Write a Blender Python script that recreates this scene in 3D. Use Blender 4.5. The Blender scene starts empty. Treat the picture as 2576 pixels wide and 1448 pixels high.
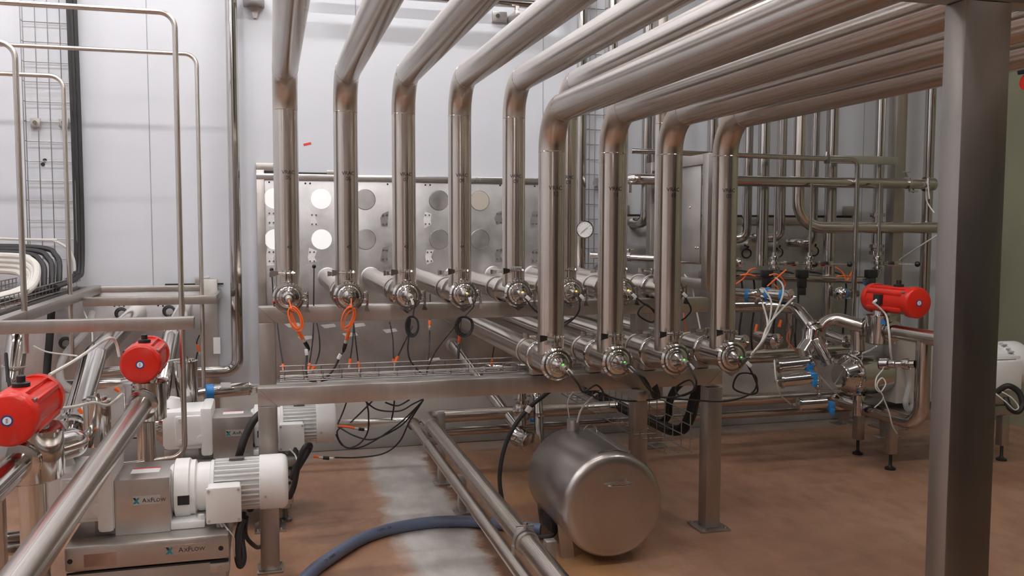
import bpy, bmesh, math, random
from mathutils import Vector, Matrix
random.seed(7)
S = bpy.context.scene
COL = S.collection
PI = math.pi
V = Vector
# ------------------------------------------------------------------ camera
F_PX, W_PX, H_PX = 2216.0, 2576, 1448
YAW, PITCH, ROLL = math.radians(15.29), math.radians(3.98), math.radians(-0.14)
CAM = V((0, 0, 1.5))
fwd = V((math.sin(YAW) * math.cos(PITCH), math.cos(YAW) * math.cos(PITCH), -math.sin(PITCH)))
rgt = V((math.cos(YAW), -math.sin(YAW), 0)); dwn = fwd.cross(rgt)
cr, sr = math.cos(ROLL), math.sin(ROLL)
RX = rgt * cr + dwn * sr; DY = rgt * -sr + dwn * cr
cd = bpy.data.cameras.new('camera'); cam = bpy.data.objects.new('camera', cd); COL.objects.link(cam)
cd.sensor_width = 36; cd.lens = 36 * F_PX / W_PX; cd.clip_start = 0.05; cd.clip_end = 100
M = Matrix.Identity(4)
for i in range(3):
    M[i][0], M[i][1], M[i][2], M[i][3] = RX[i], -DY[i], -fwd[i], CAM[i]
cam.matrix_world = M
S.camera = cam
# ------------------------------------------------------------------ world, exposure
w = bpy.data.worlds.new('world'); S.world = w; w.use_nodes = True
w.node_tree.nodes['Background'].inputs[0].default_value = (0.9, 0.93, 1, 1)
w.node_tree.nodes['Background'].inputs[1].default_value = 0.05
S.view_settings.view_transform = 'Standard'; S.view_settings.look = 'None'
S.view_settings.exposure = 0.0; S.view_settings.gamma = 1
LAMP_POWER = 82.0


def ray(px, py):
    return fwd + RX * ((px - 1288) / F_PX) + DY * ((py - 724) / F_PX)
def P(px, py, y):
    d = ray(px, py); return CAM + d * (y / d.y)
def PZ(px, py, z):
    d = ray(px, py); return CAM + d * ((z - CAM.z) / d.z)
def PX(px, py, x):
    d = ray(px, py); return CAM + d * (x / d.x)

# ------------------------------------------------------------------ materials
MATS = {}
def new_mat(name):
    m = bpy.data.materials.new(name); m.use_nodes = True
    MATS[name] = m
    return m, m.node_tree.nodes, m.node_tree.links, m.node_tree.nodes['Principled BSDF']
def plain(name, rgb, rough=0.5, metal=0.0, spec=0.5, emit=None, estr=0.0, alpha=1.0, trans=0.0, noise=0.0, nscale=30):
    m, n, l, b = new_mat(name)
    b.inputs['Base Color'].default_value = (*rgb, 1); b.inputs['Roughness'].default_value = rough
    b.inputs['Metallic'].default_value = metal; b.inputs['Specular IOR Level'].default_value = spec
    if emit:
        b.inputs['Emission Color'].default_value = (*emit, 1); b.inputs['Emission Strength'].default_value = estr
    b.inputs['Alpha'].default_value = alpha
    b.inputs['Transmission Weight'].default_value = trans
    if noise:
        tc = n.new('ShaderNodeTexCoord'); t = n.new('ShaderNodeTexNoise'); t.inputs['Scale'].default_value = nscale
        t.inputs['Detail'].default_value = 5
        mx = n.new('ShaderNodeMix'); mx.data_type = 'RGBA'
        mx.inputs[6].default_value = (*[c * (1 - noise) for c in rgb], 1); mx.inputs[7].default_value = (*[min(1, c * (1 + noise)) for c in rgb], 1)
        l.new(tc.outputs['Object'], t.inputs['Vector']); l.new(t.outputs['Fac'], mx.inputs[0]); l.new(mx.outputs[2], b.inputs['Base Color'])
    return m
def steel(name, rgb, rough, var=0.08, aniso=0.0, streak=(40, 0.6), cvar=0.12, use_uv=True, bump=0.0):
    m, n, l, b = new_mat(name)
    b.inputs['Metallic'].default_value = 1
    tc = n.new('ShaderNodeTexCoord'); mp = n.new('ShaderNodeMapping')
    mp.inputs['Scale'].default_value = (streak[0], streak[1], 1) if use_uv else (streak[0], streak[0], streak[1])
    l.new(tc.outputs['UV' if use_uv else 'Object'], mp.inputs['Vector'])
    t = n.new('ShaderNodeTexNoise'); t.inputs['Scale'].default_value = 1; t.inputs['Detail'].default_value = 6; t.inputs['Roughness'].default_value = 0.7
    l.new(mp.outputs[0], t.inputs['Vector'])
    r = n.new('ShaderNodeMapRange'); r.inputs[1].default_value = 0.3; r.inputs[2].default_value = 0.7
    r.inputs[3].default_value = max(0.03, rough - var); r.inputs[4].default_value = rough + var
    l.new(t.outputs['Fac'], r.inputs[0]); l.new(r.outputs[0], b.inputs['Roughness'])
    big = n.new('ShaderNodeTexNoise'); big.inputs['Scale'].default_value = 3.5; big.inputs['Detail'].default_value = 3
    l.new(tc.outputs['Object'], big.inputs['Vector'])
    ad = n.new('ShaderNodeMath'); ad.operation = 'MULTIPLY_ADD'; ad.inputs[1].default_value = 0.5
    l.new(t.outputs['Fac'], ad.inputs[0])
    hf = n.new('ShaderNodeMath'); hf.operation = 'MULTIPLY'; hf.inputs[1].default_value = 0.5
    l.new(big.outputs['Fac'], hf.inputs[0]); l.new(hf.outputs[0], ad.inputs[2])
    mx = n.new('ShaderNodeMix'); mx.data_type = 'RGBA'
    mx.inputs[6].default_value = (*[c * (1 - cvar) for c in rgb], 1); mx.inputs[7].default_value = (*[min(1, c * (1 + cvar)) for c in rgb], 1)
    r2 = n.new('ShaderNodeMapRange'); r2.inputs[1].default_value = 0.35; r2.inputs[2].default_value = 0.65
    l.new(ad.outputs[0], r2.inputs[0]); l.new(r2.outputs[0], mx.inputs[0]); l.new(mx.outputs[2], b.inputs['Base Color'])
    if aniso:
        b.inputs['Anisotropic'].default_value = aniso; b.inputs['Anisotropic Rotation'].default_value = .25
        tg = n.new('ShaderNodeTangent'); tg.direction_type = 'UV_MAP'; tg.uv_map = 'uv'
        l.new(tg.outputs[0], b.inputs['Tangent'])
    if bump:
        bp = n.new('ShaderNodeBump'); bp.inputs['Strength'].default_value = bump; bp.inputs['Distance'].default_value = 0.002
        l.new(t.outputs['Fac'], bp.inputs['Height']); l.new(bp.outputs[0], b.inputs['Normal'])
    return m
ANISO = 0.92
steel('pipe', (0.66, 0.615, 0.57), 0.20, 0.02, ANISO, (22, 0.25), 0.05)
steel('pipe_bright', (0.57, 0.545, 0.52), 0.12, 0.025, 0.0, (14, 0.4), .06)
steel('bend_steel', (0.60, 0.53, 0.465), 0.28, 0.008, 0.0, (3, 2), .05)
steel('polished', (0.62, 0.60, 0.58), 0.09, 0.03, 0.0, (3, 3), 0.05)
steel('frame', (0.50, 0.465, 0.435), 0.38, 0.06, 0.0, (40, 3), 0.10, False)
steel('wire', (0.36, 0.35, 0.34), 0.42, 0.05, 0.0, (5, 5), 0.08, False)
steel('post_steel', (0.285, 0.262, 0.245), 0.40, 0.06, 0.0, (40, 3), 0.10, False)
steel('plate', (0.575, 0.57, 0.575), 0.44, 0.12, 0.0, (4, 4), 0.24, False)
steel('sheet', (0.56, 0.535, 0.51), 0.40, 0.06, 0.0, (8, 8), 0.10, False)
steel('disc', (0.72, 0.72, 0.72), 0.25, 0.05, 0.0, (5, 5), 0.05, False)
steel('dark_steel', (0.22, 0.21, 0.20), 0.40, 0.06, 0.0, (8, 8), 0.10, False)
steel('tank', (0.52, 0.495, 0.475), 0.33, 0.05, 0.0, (5, 5), 0.10, False)
plain('scuff', (0.20, 0.185, 0.18), 0.6, noise=.3)
plain('bright_scuff', (0.78, 0.77, 0.77), 0.4, noise=.15)
plain('tan_disc', (0.50, 0.45, 0.39), 0.5)
plain('glowing_disc', (0.92, 0.93, 0.95), 0.35, emit=(1, 1, 1), estr=0.3)  # emission stands in for a lit room seen through the plate openings
plain('white_paint', (0.90, 0.90, 0.89), 0.32, noise=0.03, nscale=12)
plain('red_paint', (0.66, 0.022, 0.011), 0.26)
plain('black', (0.012, 0.012, 0.013), 0.42)
plain('rubber', (0.02, 0.02, 0.021), 0.55)
plain('ink', (0.025, 0.022, 0.03), 0.7)
plain('orange', (0.95, 0.17, 0.03), 0.45)
plain('white_tube', (0.72, 0.72, 0.68), 0.4)
plain('hose_white', (0.70, 0.68, 0.63), 0.5, noise=0.08)
plain('blue', (0.03, 0.24, 0.62), 0.35)
plain('navy', (0.03, 0.05, 0.22), 0.4)
plain('teal', (0.03, 0.26, 0.30), 0.4)
plain('hose_blue', (0.13, 0.16, 0.25), 0.33)
plain('tag_white', (0.9, 0.9, 0.9), 0.5)
plain('tag_grey', (0.52, 0.50, 0.47), 0.45)
plain('label_red', (0.55, 0.05, 0.05), 0.5)
plain('red_tape', (0.75, 0.04, 0.04), 0.5)
plain('rust_label', (0.33, 0.20, 0.14), 0.6, noise=0.25, nscale=60)
plain('film', (0.8, 0.8, 0.8), 0.25, alpha=0.35)
plain('led_orange', (1, 0.25, 0.02), 0.3, emit=(1, 0.22, 0.01), estr=14)
plain('led_green', (0.1, 0.8, 0.1), 0.3, emit=(0.1, 1, 0.05), estr=1.6)
plain('lamp', (1, 1, 1), 0.5, emit=(1.0, 0.965, 0.95), estr=LAMP_POWER)
plain('lamp_body', (0.8, 0.8, 0.8), 0.5)
plain('wall_white', (0.645, 0.67, 0.72), 0.42, noise=0.02, nscale=3)
plain('wall_olive', (0.235, 0.23, 0.155), 0.5, noise=0.05, nscale=3)
plain('wall_dark', (0.28, 0.25, 0.235), 0.6)
plain('added_dark_wall', (0.05, 0.045, 0.045), 0.6)
plain('ceiling', (0.62, 0.61, 0.60), 0.7)
plain('joint', (0.30, 0.31, 0.33), 0.6)
plain('slot', (0.02, 0.02, 0.02), 0.7)
plain('kerb', (0.36, 0.34, 0.325), 0.55, noise=0.12, nscale=8)
plain('lower_wall', (0.66, 0.645, 0.62), 0.5, noise=0.07, nscale=6)

def floor_material():
    m, n, l, b = new_mat('floor_epoxy')
    tc = n.new('ShaderNodeTexCoord'); sep = n.new('ShaderNodeSeparateXYZ'); l.new(tc.outputs['Object'], sep.inputs[0])
    def noise(scale, det=5, sc=None, rough=0.55):
        t = n.new('ShaderNodeTexNoise'); t.inputs['Scale'].default_value = scale; t.inputs['Detail'].default_value = det
        t.inputs['Roughness'].default_value = rough
        if sc:
            mp = n.new('ShaderNodeMapping'); mp.inputs['Scale'].default_value = sc; l.new(tc.outputs['Object'], mp.inputs[0]); l.new(mp.outputs[0], t.inputs['Vector'])
        else: l.new(tc.outputs['Object'], t.inputs['Vector'])
        return t.outputs['Fac']
    def rng(a, i0, i1, o0=0, o1=1):
        r = n.new('ShaderNodeMapRange'); r.inputs[1].default_value = i0; r.inputs[2].default_value = i1; r.inputs[3].default_value = o0; r.inputs[4].default_value = o1
        l.new(a, r.inputs[0]); return r.outputs[0]
    def mth(op, a, c):
        t = n.new('ShaderNodeMath'); t.operation = op
        for i, q in enumerate((a, c)):
            if isinstance(q, (int, float)): t.inputs[i].default_value = q
            else: l.new(q, t.inputs[i])
        return t.outputs[0]
    def mix(fac, a, c):
        t = n.new('ShaderNodeMix'); t.data_type = 'RGBA'
        for i, q in ((6, a), (7, c)):
            if isinstance(q, tuple): t.inputs[i].default_value = (*q, 1)
            else: l.new(q, t.inputs[i])
        if isinstance(fac, (int, float)): t.inputs[0].default_value = fac
        else: l.new(fac, t.inputs[0])
        return t.outputs[2]
    big = noise(1.1, 4); fine = noise(9, 6, (1, 0.5, 1)); grain = noise(90, 3)
    c = mix(rng(big, 0.35, 0.65), (0.345, 0.180, 0.108), (0.470, 0.275, 0.178))
    c = mix(rng(fine, 0.45, 0.75, 0, 0.6), c, (0.262, 0.150, 0.098))
    c = mix(rng(noise(2.3, 5, (0.5, 1.6, 1)), 0.56, 0.72, 0, 0.55), c, (0.469, 0.305, 0.213))
    # worn pale track along the drain, ragged edges
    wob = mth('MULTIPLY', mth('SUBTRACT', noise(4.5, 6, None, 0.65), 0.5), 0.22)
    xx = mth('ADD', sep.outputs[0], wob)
    strip = mth('MULTIPLY', rng(xx, 0.53, 0.60), rng(xx, 0.90, 0.955, 1, 0))
    strip = mth('MULTIPLY', strip, rng(sep.outputs[1], 5.75, 5.9, 1, 0))
    c = mix(strip, c, mix(rng(fine, 0.35, 0.65), (0.50, 0.47, 0.445), (0.70, 0.67, 0.645)))
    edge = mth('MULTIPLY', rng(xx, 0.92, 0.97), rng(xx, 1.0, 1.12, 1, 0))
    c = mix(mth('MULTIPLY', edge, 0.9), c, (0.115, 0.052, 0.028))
    # grey worn strip against the wall
    wy = mth('ADD', sep.outputs[1], wob)
    c = mix(mth('MULTIPLY', rng(wy, 5.62, 5.78), 0.85), c, (0.327, 0.284, 0.256))
    # ochre wet patches between the pipes and the tank
    pt = mth('MULTIPLY', rng(noise(2.0, 3), 0.45, 0.6), mth('MULTIPLY', rng(sep.outputs[0], 1.0, 1.15), rng(sep.outputs[0], 1.5, 1.8, 1, 0)))
    c = mix(mth('MULTIPLY', pt, 0.6), c, (0.426, 0.220, 0.071))
    c = mix(rng(grain, 0.3, 0.7, 0, 0.12), c, (0.12, 0.07, 0.05))
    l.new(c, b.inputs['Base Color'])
    l.new(rng(fine, 0.3, 0.7, 0.30, 0.48), b.inputs['Roughness'])
    bp = n.new('ShaderNodeBump'); bp.inputs['Strength'].default_value = 0.25; bp.inputs['Distance'].default_value = 0.004
    l.new(noise(35, 4), bp.inputs['Height']); l.new(bp.outputs[0], b.inputs['Normal'])
floor_material()

# ------------------------------------------------------------------ mesh builder
def frame_of(d):
    d = d.normalized(); a = V((0, 0, 1)) if abs(d.z) < 0.9 else V((1, 0, 0))
    u = a.cross(d).normalized(); return u, d.cross(u).normalized()
def fillet(pts, rad, n=7):
    out = [pts[0]]
    for i in range(1, len(pts) - 1):
        a, b, c = pts[i - 1], pts[i], pts[i + 1]
        d1 = (a - b); d2 = (c - b); l1, l2 = d1.length, d2.length; d1.normalize(); d2.normalize()
        ang = d1.angle(d2)
        if ang > PI - 0.02: out.append(b); continue
        t = rad / math.tan(ang / 2); t = min(t, l1 * 0.49 if i > 1 else l1 * 0.95, l2 * 0.49 if i < len(pts) - 2 else l2 * 0.95)
        r = t * math.tan(ang / 2)
        cen = b + (d1 + d2).normalized() * (r / math.sin(ang / 2))
        p0 = b + d1 * t - cen; p1 = b + d2 * t - cen; th = p0.angle(p1)
        for k in range(n + 1):
            f = k / n
            out.append(cen + (p0 * math.sin((1 - f) * th) + p1 * math.sin(f * th)) / math.sin(th))
    out.append(pts[-1]); return out
def spline(pts, n=8, closed=False):
    q = list(pts); out = []
    N = len(q)
    rngN = N if closed else N - 1
    for i in range(rngN):
        if closed: p0, p1, p2, p3 = q[i - 1], q[i], q[(i + 1) % N], q[(i + 2) % N]
        else: p0, p1, p2, p3 = q[max(i - 1, 0)], q[i], q[i + 1], q[min(i + 2, N - 1)]
        for k in range(n):
            t = k / n
            out.append(0.5 * ((2 * p1) + (p2 - p0) * t + (2 * p0 - 5 * p1 + 4 * p2 - p3) * t * t + (3 * p1 - p0 - 3 * p2 + p3) * t ** 3))
    if not closed: out.append(q[-1])
    return out
class MB:
    def __init__(s): s.v = []; s.f = []; s.uv = []
    def face(s, idx, uv=None): s.f.append(idx); s.uv.append(uv or [(0, 0)] * len(idx))
    def sweep(s, path, r, seg=16, caps=True, closed=False):
        path = [V(p) for p in path]; n = len(path); base = len(s.v)
        tang = []
        for i in range(n):
            if closed: t = path[(i + 1) % n] - path[i - 1]
            else: t = path[min(i + 1, n - 1)] - path[max(i - 1, 0)]
            tang.append(t.normalized())
        u, _ = frame_of(tang[0]); L = 0; Ls = []
        for i in range(n):
            if i: L += (path[i] - path[i - 1]).length
            Ls.append(L)
            u = (u - tang[i] * u.dot(tang[i])).normalized(); w_ = tang[i].cross(u)
            rr = r[i] if isinstance(r, (list, tuple)) else r
            for k in range(seg):
                a = 2 * PI * k / seg
                s.v.append(path[i] + (u * math.cos(a) + w_ * math.sin(a)) * rr)
        for i in range(n if closed else n - 1):
            j = (i + 1) % n
            for k in range(seg):
                k2 = (k + 1) % seg
                s.face([base + i * seg + k, base + i * seg + k2, base + j * seg + k2, base + j * seg + k],
                       [(k / seg, Ls[i]), ((k + 1) / seg, Ls[i]), ((k + 1) / seg, Ls[j]), (k / seg, Ls[j])])
        if caps and not closed:
            s.face([base + k for k in reversed(range(seg))]); s.face([base + (n - 1) * seg + k for k in range(seg)])
        return s
    def tube(s, pts, r, bend=0.0, seg=16, n=7):
        pts = [V(p) for p in pts]
        return s.sweep(fillet(pts, bend, n) if bend and len(pts) > 2 else pts, r, seg)
    def cable(s, pts, r, seg=8, n=8): return s.sweep(spline([V(p) for p in pts], n), r, seg)
    def ring(s, c, axis, R, r, seg=28, rs=8):
        u, w_ = frame_of(V(axis)); c = V(c)
        return s.sweep([c + (u * math.cos(2 * PI * k / seg) + w_ * math.sin(2 * PI * k / seg)) * R for k in range(seg)], r, rs, closed=True)
    def lathe(s, p, axis, prof, seg=28):
        p = V(p); d = V(axis).normalized(); u, w_ = frame_of(d); base = len(s.v); n = len(prof)
        for (t, r) in prof:
            r = max(r, 1e-4)
            for k in range(seg):
                a = 2 * PI * k / seg; s.v.append(p + d * t + (u * math.cos(a) + w_ * math.sin(a)) * r)
        for i in range(n - 1):
            for k in range(seg):
                k2 = (k + 1) % seg
                s.face([base + i * seg + k, base + i * seg + k2, base + (i + 1) * seg + k2, base + (i + 1) * seg + k],
                       [(k / seg, prof[i][0]), ((k + 1) / seg, prof[i][0]), ((k + 1) / seg, prof[i + 1][0]), (k / seg, prof[i + 1][0])])
        s.face([base + k for k in reversed(range(seg))]); s.face([base + (n - 1) * seg + k for k in range(seg)])
        return s
    def cyl(s, a, b, r, r2=None, seg=20):
        a, b = V(a), V(b); L = (b - a).length
        return s.lathe(a, b - a, [(0, r), (L, r if r2 is None else r2)], seg)
    def rcyl(s, a, b, r, e=0.004, seg=24):
        a, b = V(a), V(b); L = (b - a).length
        return s.lathe(a, b - a, [(0, r - e), (e * .3, r - e * .3), (e, r), (L - e, r), (L - e * .3, r - e * .3), (L, r - e)], seg)
    def box(s, c, size, bev=0.0, rot=None):
        bm = bmesh.new(); bmesh.ops.create_cube(bm, size=1)
        for v in bm.verts: v.co = V((v.co.x * size[0], v.co.y * size[1], v.co.z * size[2]))
        if bev: bmesh.ops.bevel(bm, geom=list(bm.edges), offset=min(bev, min(size) * .45), segments=2, affect='EDGES', profile=.5)
        c = V(c); base = len(s.v); bm.verts.index_update()
        for v in bm.verts: s.v.append(c + (rot @ v.co if rot else v.co))
        for f in bm.faces: s.face([base + v.index for v in f.verts])
        bm.free(); return s
    def bb(s, a, b, bev=0.0):
        a, b = V(a), V(b); return s.box((a + b) / 2, [abs(b[i] - a[i]) for i in range(3)], bev)
    def bar(s, a, b, w_, h, bev=0.003, up=(0, 0, 1)):
        a, b = V(a), V(b); d = b - a; L = d.length; d.normalize(); up = V(up)
        if abs(d.dot(up)) > .95: up = V((0, 1, 0))
        x = up.cross(d).normalized(); z = d.cross(x)
        R = Matrix((x, d, z)).transposed()
        return s.box((a + b) / 2, (w_, L, h), bev, R)
    def sphere(s, c, r, seg=16, n=8, sc=(1, 1, 1)):
        base = len(s.v); c = V(c)
        for i in range(n + 1):
            t = PI * i / n
            for k in range(seg):
                a = 2 * PI * k / seg; rr = max(math.sin(t), .01)
                s.v.append(c + V((rr * math.cos(a) * r * sc[0], rr * math.sin(a) * r * sc[1], math.cos(t) * r * sc[2])))
        for i in range(n):
            for k in range(seg):
                k2 = (k + 1) % seg; s.face([base + i * seg + k, base + (i + 1) * seg + k, base + (i + 1) * seg + k2, base + i * seg + k2])
        s.face([base + k for k in range(seg)]); s.face([base + n * seg + k for k in reversed(range(seg))]); return s
    def prism(s, poly, ext):
        poly = [V(p) for p in poly]; ext = V(ext); n = len(poly); base = len(s.v)
        s.v += poly + [p + ext for p in poly]
        s.face(list(reversed(range(base, base + n)))); s.face(list(range(base + n, base + 2 * n)))
        for i in range(n):
            j = (i + 1) % n; s.face([base + i, base + j, base + n + j, base + n + i])
        return s
    def text(s, body, size, fn, depth=0.0004):
        cu = bpy.data.curves.new('lettering', 'FONT'); cu.body = body; cu.size = size; cu.align_x = 'CENTER'; cu.align_y = 'CENTER'
        cu.resolution_u = 3; cu.extrude = depth
        o = bpy.data.objects.new('lettering', cu); COL.objects.link(o)
        me = bpy.data.meshes.new_from_object(o.evaluated_get(bpy.context.evaluated_depsgraph_get()))
        base = len(s.v); s.v += [V(fn(v.co.x, v.co.y, v.co.z)) for v in me.vertices]
        for p in me.polygons: s.face([base + i for i in p.vertices])
        bpy.data.objects.remove(o); bpy.data.curves.remove(cu); bpy.data.meshes.remove(me); return s
    def build(s, name, mat, parent=None, loc=None, label=None, smooth=35):
        me = bpy.data.meshes.new(name)
        off = V((0, 0, 0))
        if parent is not None: off = ORG[parent.name]
        elif loc is not None: off = V(loc)
        else:
            lo = V([min(v[i] for v in s.v) for i in range(3)]); hi = V([max(v[i] for v in s.v) for i in range(3)])
            off = V(((lo.x + hi.x) / 2, (lo.y + hi.y) / 2, lo.z))
        me.from_pydata([v - off for v in s.v], [], s.f)
        uvl = me.uv_layers.new(name='uv'); flat = [c for f in s.uv for q in f for c in q]
        uvl.data.foreach_set('uv', flat)
        me.materials.append(MATS[mat])
        bm = bmesh.new(); bm.from_mesh(me); bmesh.ops.recalc_face_normals(bm, faces=bm.faces); bm.to_mesh(me); bm.free()
        me.polygons.foreach_set('use_smooth', [True] * len(me.polygons)); me.set_sharp_from_angle(angle=math.radians(smooth))
        o = bpy.data.objects.new(name, me); COL.objects.link(o)
        if parent is not None: o.parent = parent; ORG[o.name] = off
        else: o.location = off; ORG[o.name] = off
        if label: o['label'] = label
        return o
ORG = {}
ORDN = 'first second third fourth fifth sixth seventh eighth'.split()
WHICH = {n: '%s %s' % (ORDN[k], 'rear') for k, n in enumerate(['05', '06', '07', '08', '01', '02', '03', '04'])}
WHICH.update({n: '%s %s' % (ORDN[k], 'front') for k, n in enumerate(['12', '11', '10', '09'])})
def named(lab):
    for n, w_ in WHICH.items(): lab = lab.replace('the VRAC ' + n, 'the %s VRAC %s' % (w_, n)).replace('under VRAC ' + n, 'under the %s VRAC %s' % (w_, n)).replace('beside VRAC ' + n, 'beside the %s VRAC %s' % (w_, n))
    return lab
def thing(name, label, cat, loc, group=None):
    o = bpy.data.objects.new(name, None); COL.objects.link(o); o.location = V(loc); o.empty_display_size = 0.05
    o['label'] = named(label); o['category'] = cat
    if group: o['group'] = group
    ORG[o.name] = V(loc); return o
def tag(o, label, cat, group=None):
    o['label'] = named(label); o['category'] = cat
    if group: o['group'] = group
    return o
def struct(name, mb, mat):
    o = mb.build(name, mat); o['kind'] = 'structure'; return o

# ------------------------------------------------------------------ room shell
WY = 5.95
XL, XR, YF, ZC = -4.2, 5.45, -4.5, 4.6
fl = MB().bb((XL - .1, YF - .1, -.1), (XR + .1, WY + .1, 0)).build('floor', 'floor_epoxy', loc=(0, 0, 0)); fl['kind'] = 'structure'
struct('wall_back', MB().bb((XL - .1, WY, 0), (XR + .1, WY + .1, ZC)), 'wall_white')
struct('wall_right', MB().bb((XR, YF, 0), (XR + .1, WY, ZC)), 'wall_olive')
struct('wall_left', MB().bb((XL - .1, YF, 0), (XL, WY, ZC)), 'wall_white')
struct('wall_front', MB().bb((XL, YF - .1, 0), (XR, YF, ZC)), 'wall_dark')
struct('added_dark_wall', MB().bb((2.3, -1.3, 0), (XR, -1.2, ZC)), 'added_dark_wall')  # unseen dark wall, added so the foreground steel reflects something dark
struct('ceiling', MB().bb((XL - .1, YF - .1, ZC), (XR + .1, WY + .1, ZC + .1)), 'ceiling')
for i, x in enumerate((-3.3, -2.0, -0.721, 0.559, 1.848, 3.15, 4.458)):
    struct('trim_%d' % (i + 1), MB().bb((x - .0025, WY - .0012, .4), (x + .0025, WY + .001, ZC)), 'joint')
struct('baseboard_back', MB().bb((XL, WY - .035, 0), (XR, WY, .155), .012), 'kerb')
struct('trim_8', MB().bb((XL, WY - .02, .163), (XR, WY, .47), .004), 'lower_wall')
struct('trim_9', MB().bb((XL, WY - .012, .154), (XR, WY, .165)), 'slot')
# ceiling lights: rows of fluorescent battens
LX = [(-3.0, 4.6), (-1.0, 4.6), (1.0, 4.6), (-3.0, 2.3), (-1.0, 2.3), (1.0, 2.3), (3.4, 2.3), (-2.4, -0.6), (.35, -0.5), (.35, -2.0), (.35, -3.5)]
for i, (x, y) in enumerate(LX):
    t = thing('ceiling_light', 'white fluorescent batten on the ceiling', 'ceiling light', (x, y, ZC - .12), 'fluorescent battens on the ceiling')
    hx_, hy_ = (.65, .09) if x != .35 else (.09, .65)
    MB().bb((x - hx_, y - hy_, ZC - .06), (x + hx_, y + hy_, ZC), .01).build('housing', 'lamp_body', t)
    for s_ in (-.045, .045):
        e = V((.6, 0, 0)) if x != .35 else V((0, .6, 0)); c = V((x, y, ZC - .09)) + (V((0, s_, 0)) if x != .35 else V((s_, 0, 0)))
        MB().cyl(c - e, c + e, .018, seg=10).build('tube_lamp', 'lamp', t)

# ------------------------------------------------------------------ marking text wrapped on a riser
def wrap(x, y, z, R, ang):
    # text centre faces direction at angle 'ang' from -y (towards +x positive)
    def fn(u, v, d):
        a = ang + u / R; rr = R + .0006 + d
        return (x + math.sin(a) * rr, y - math.cos(a) * rr, z + v)
    return fn

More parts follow.
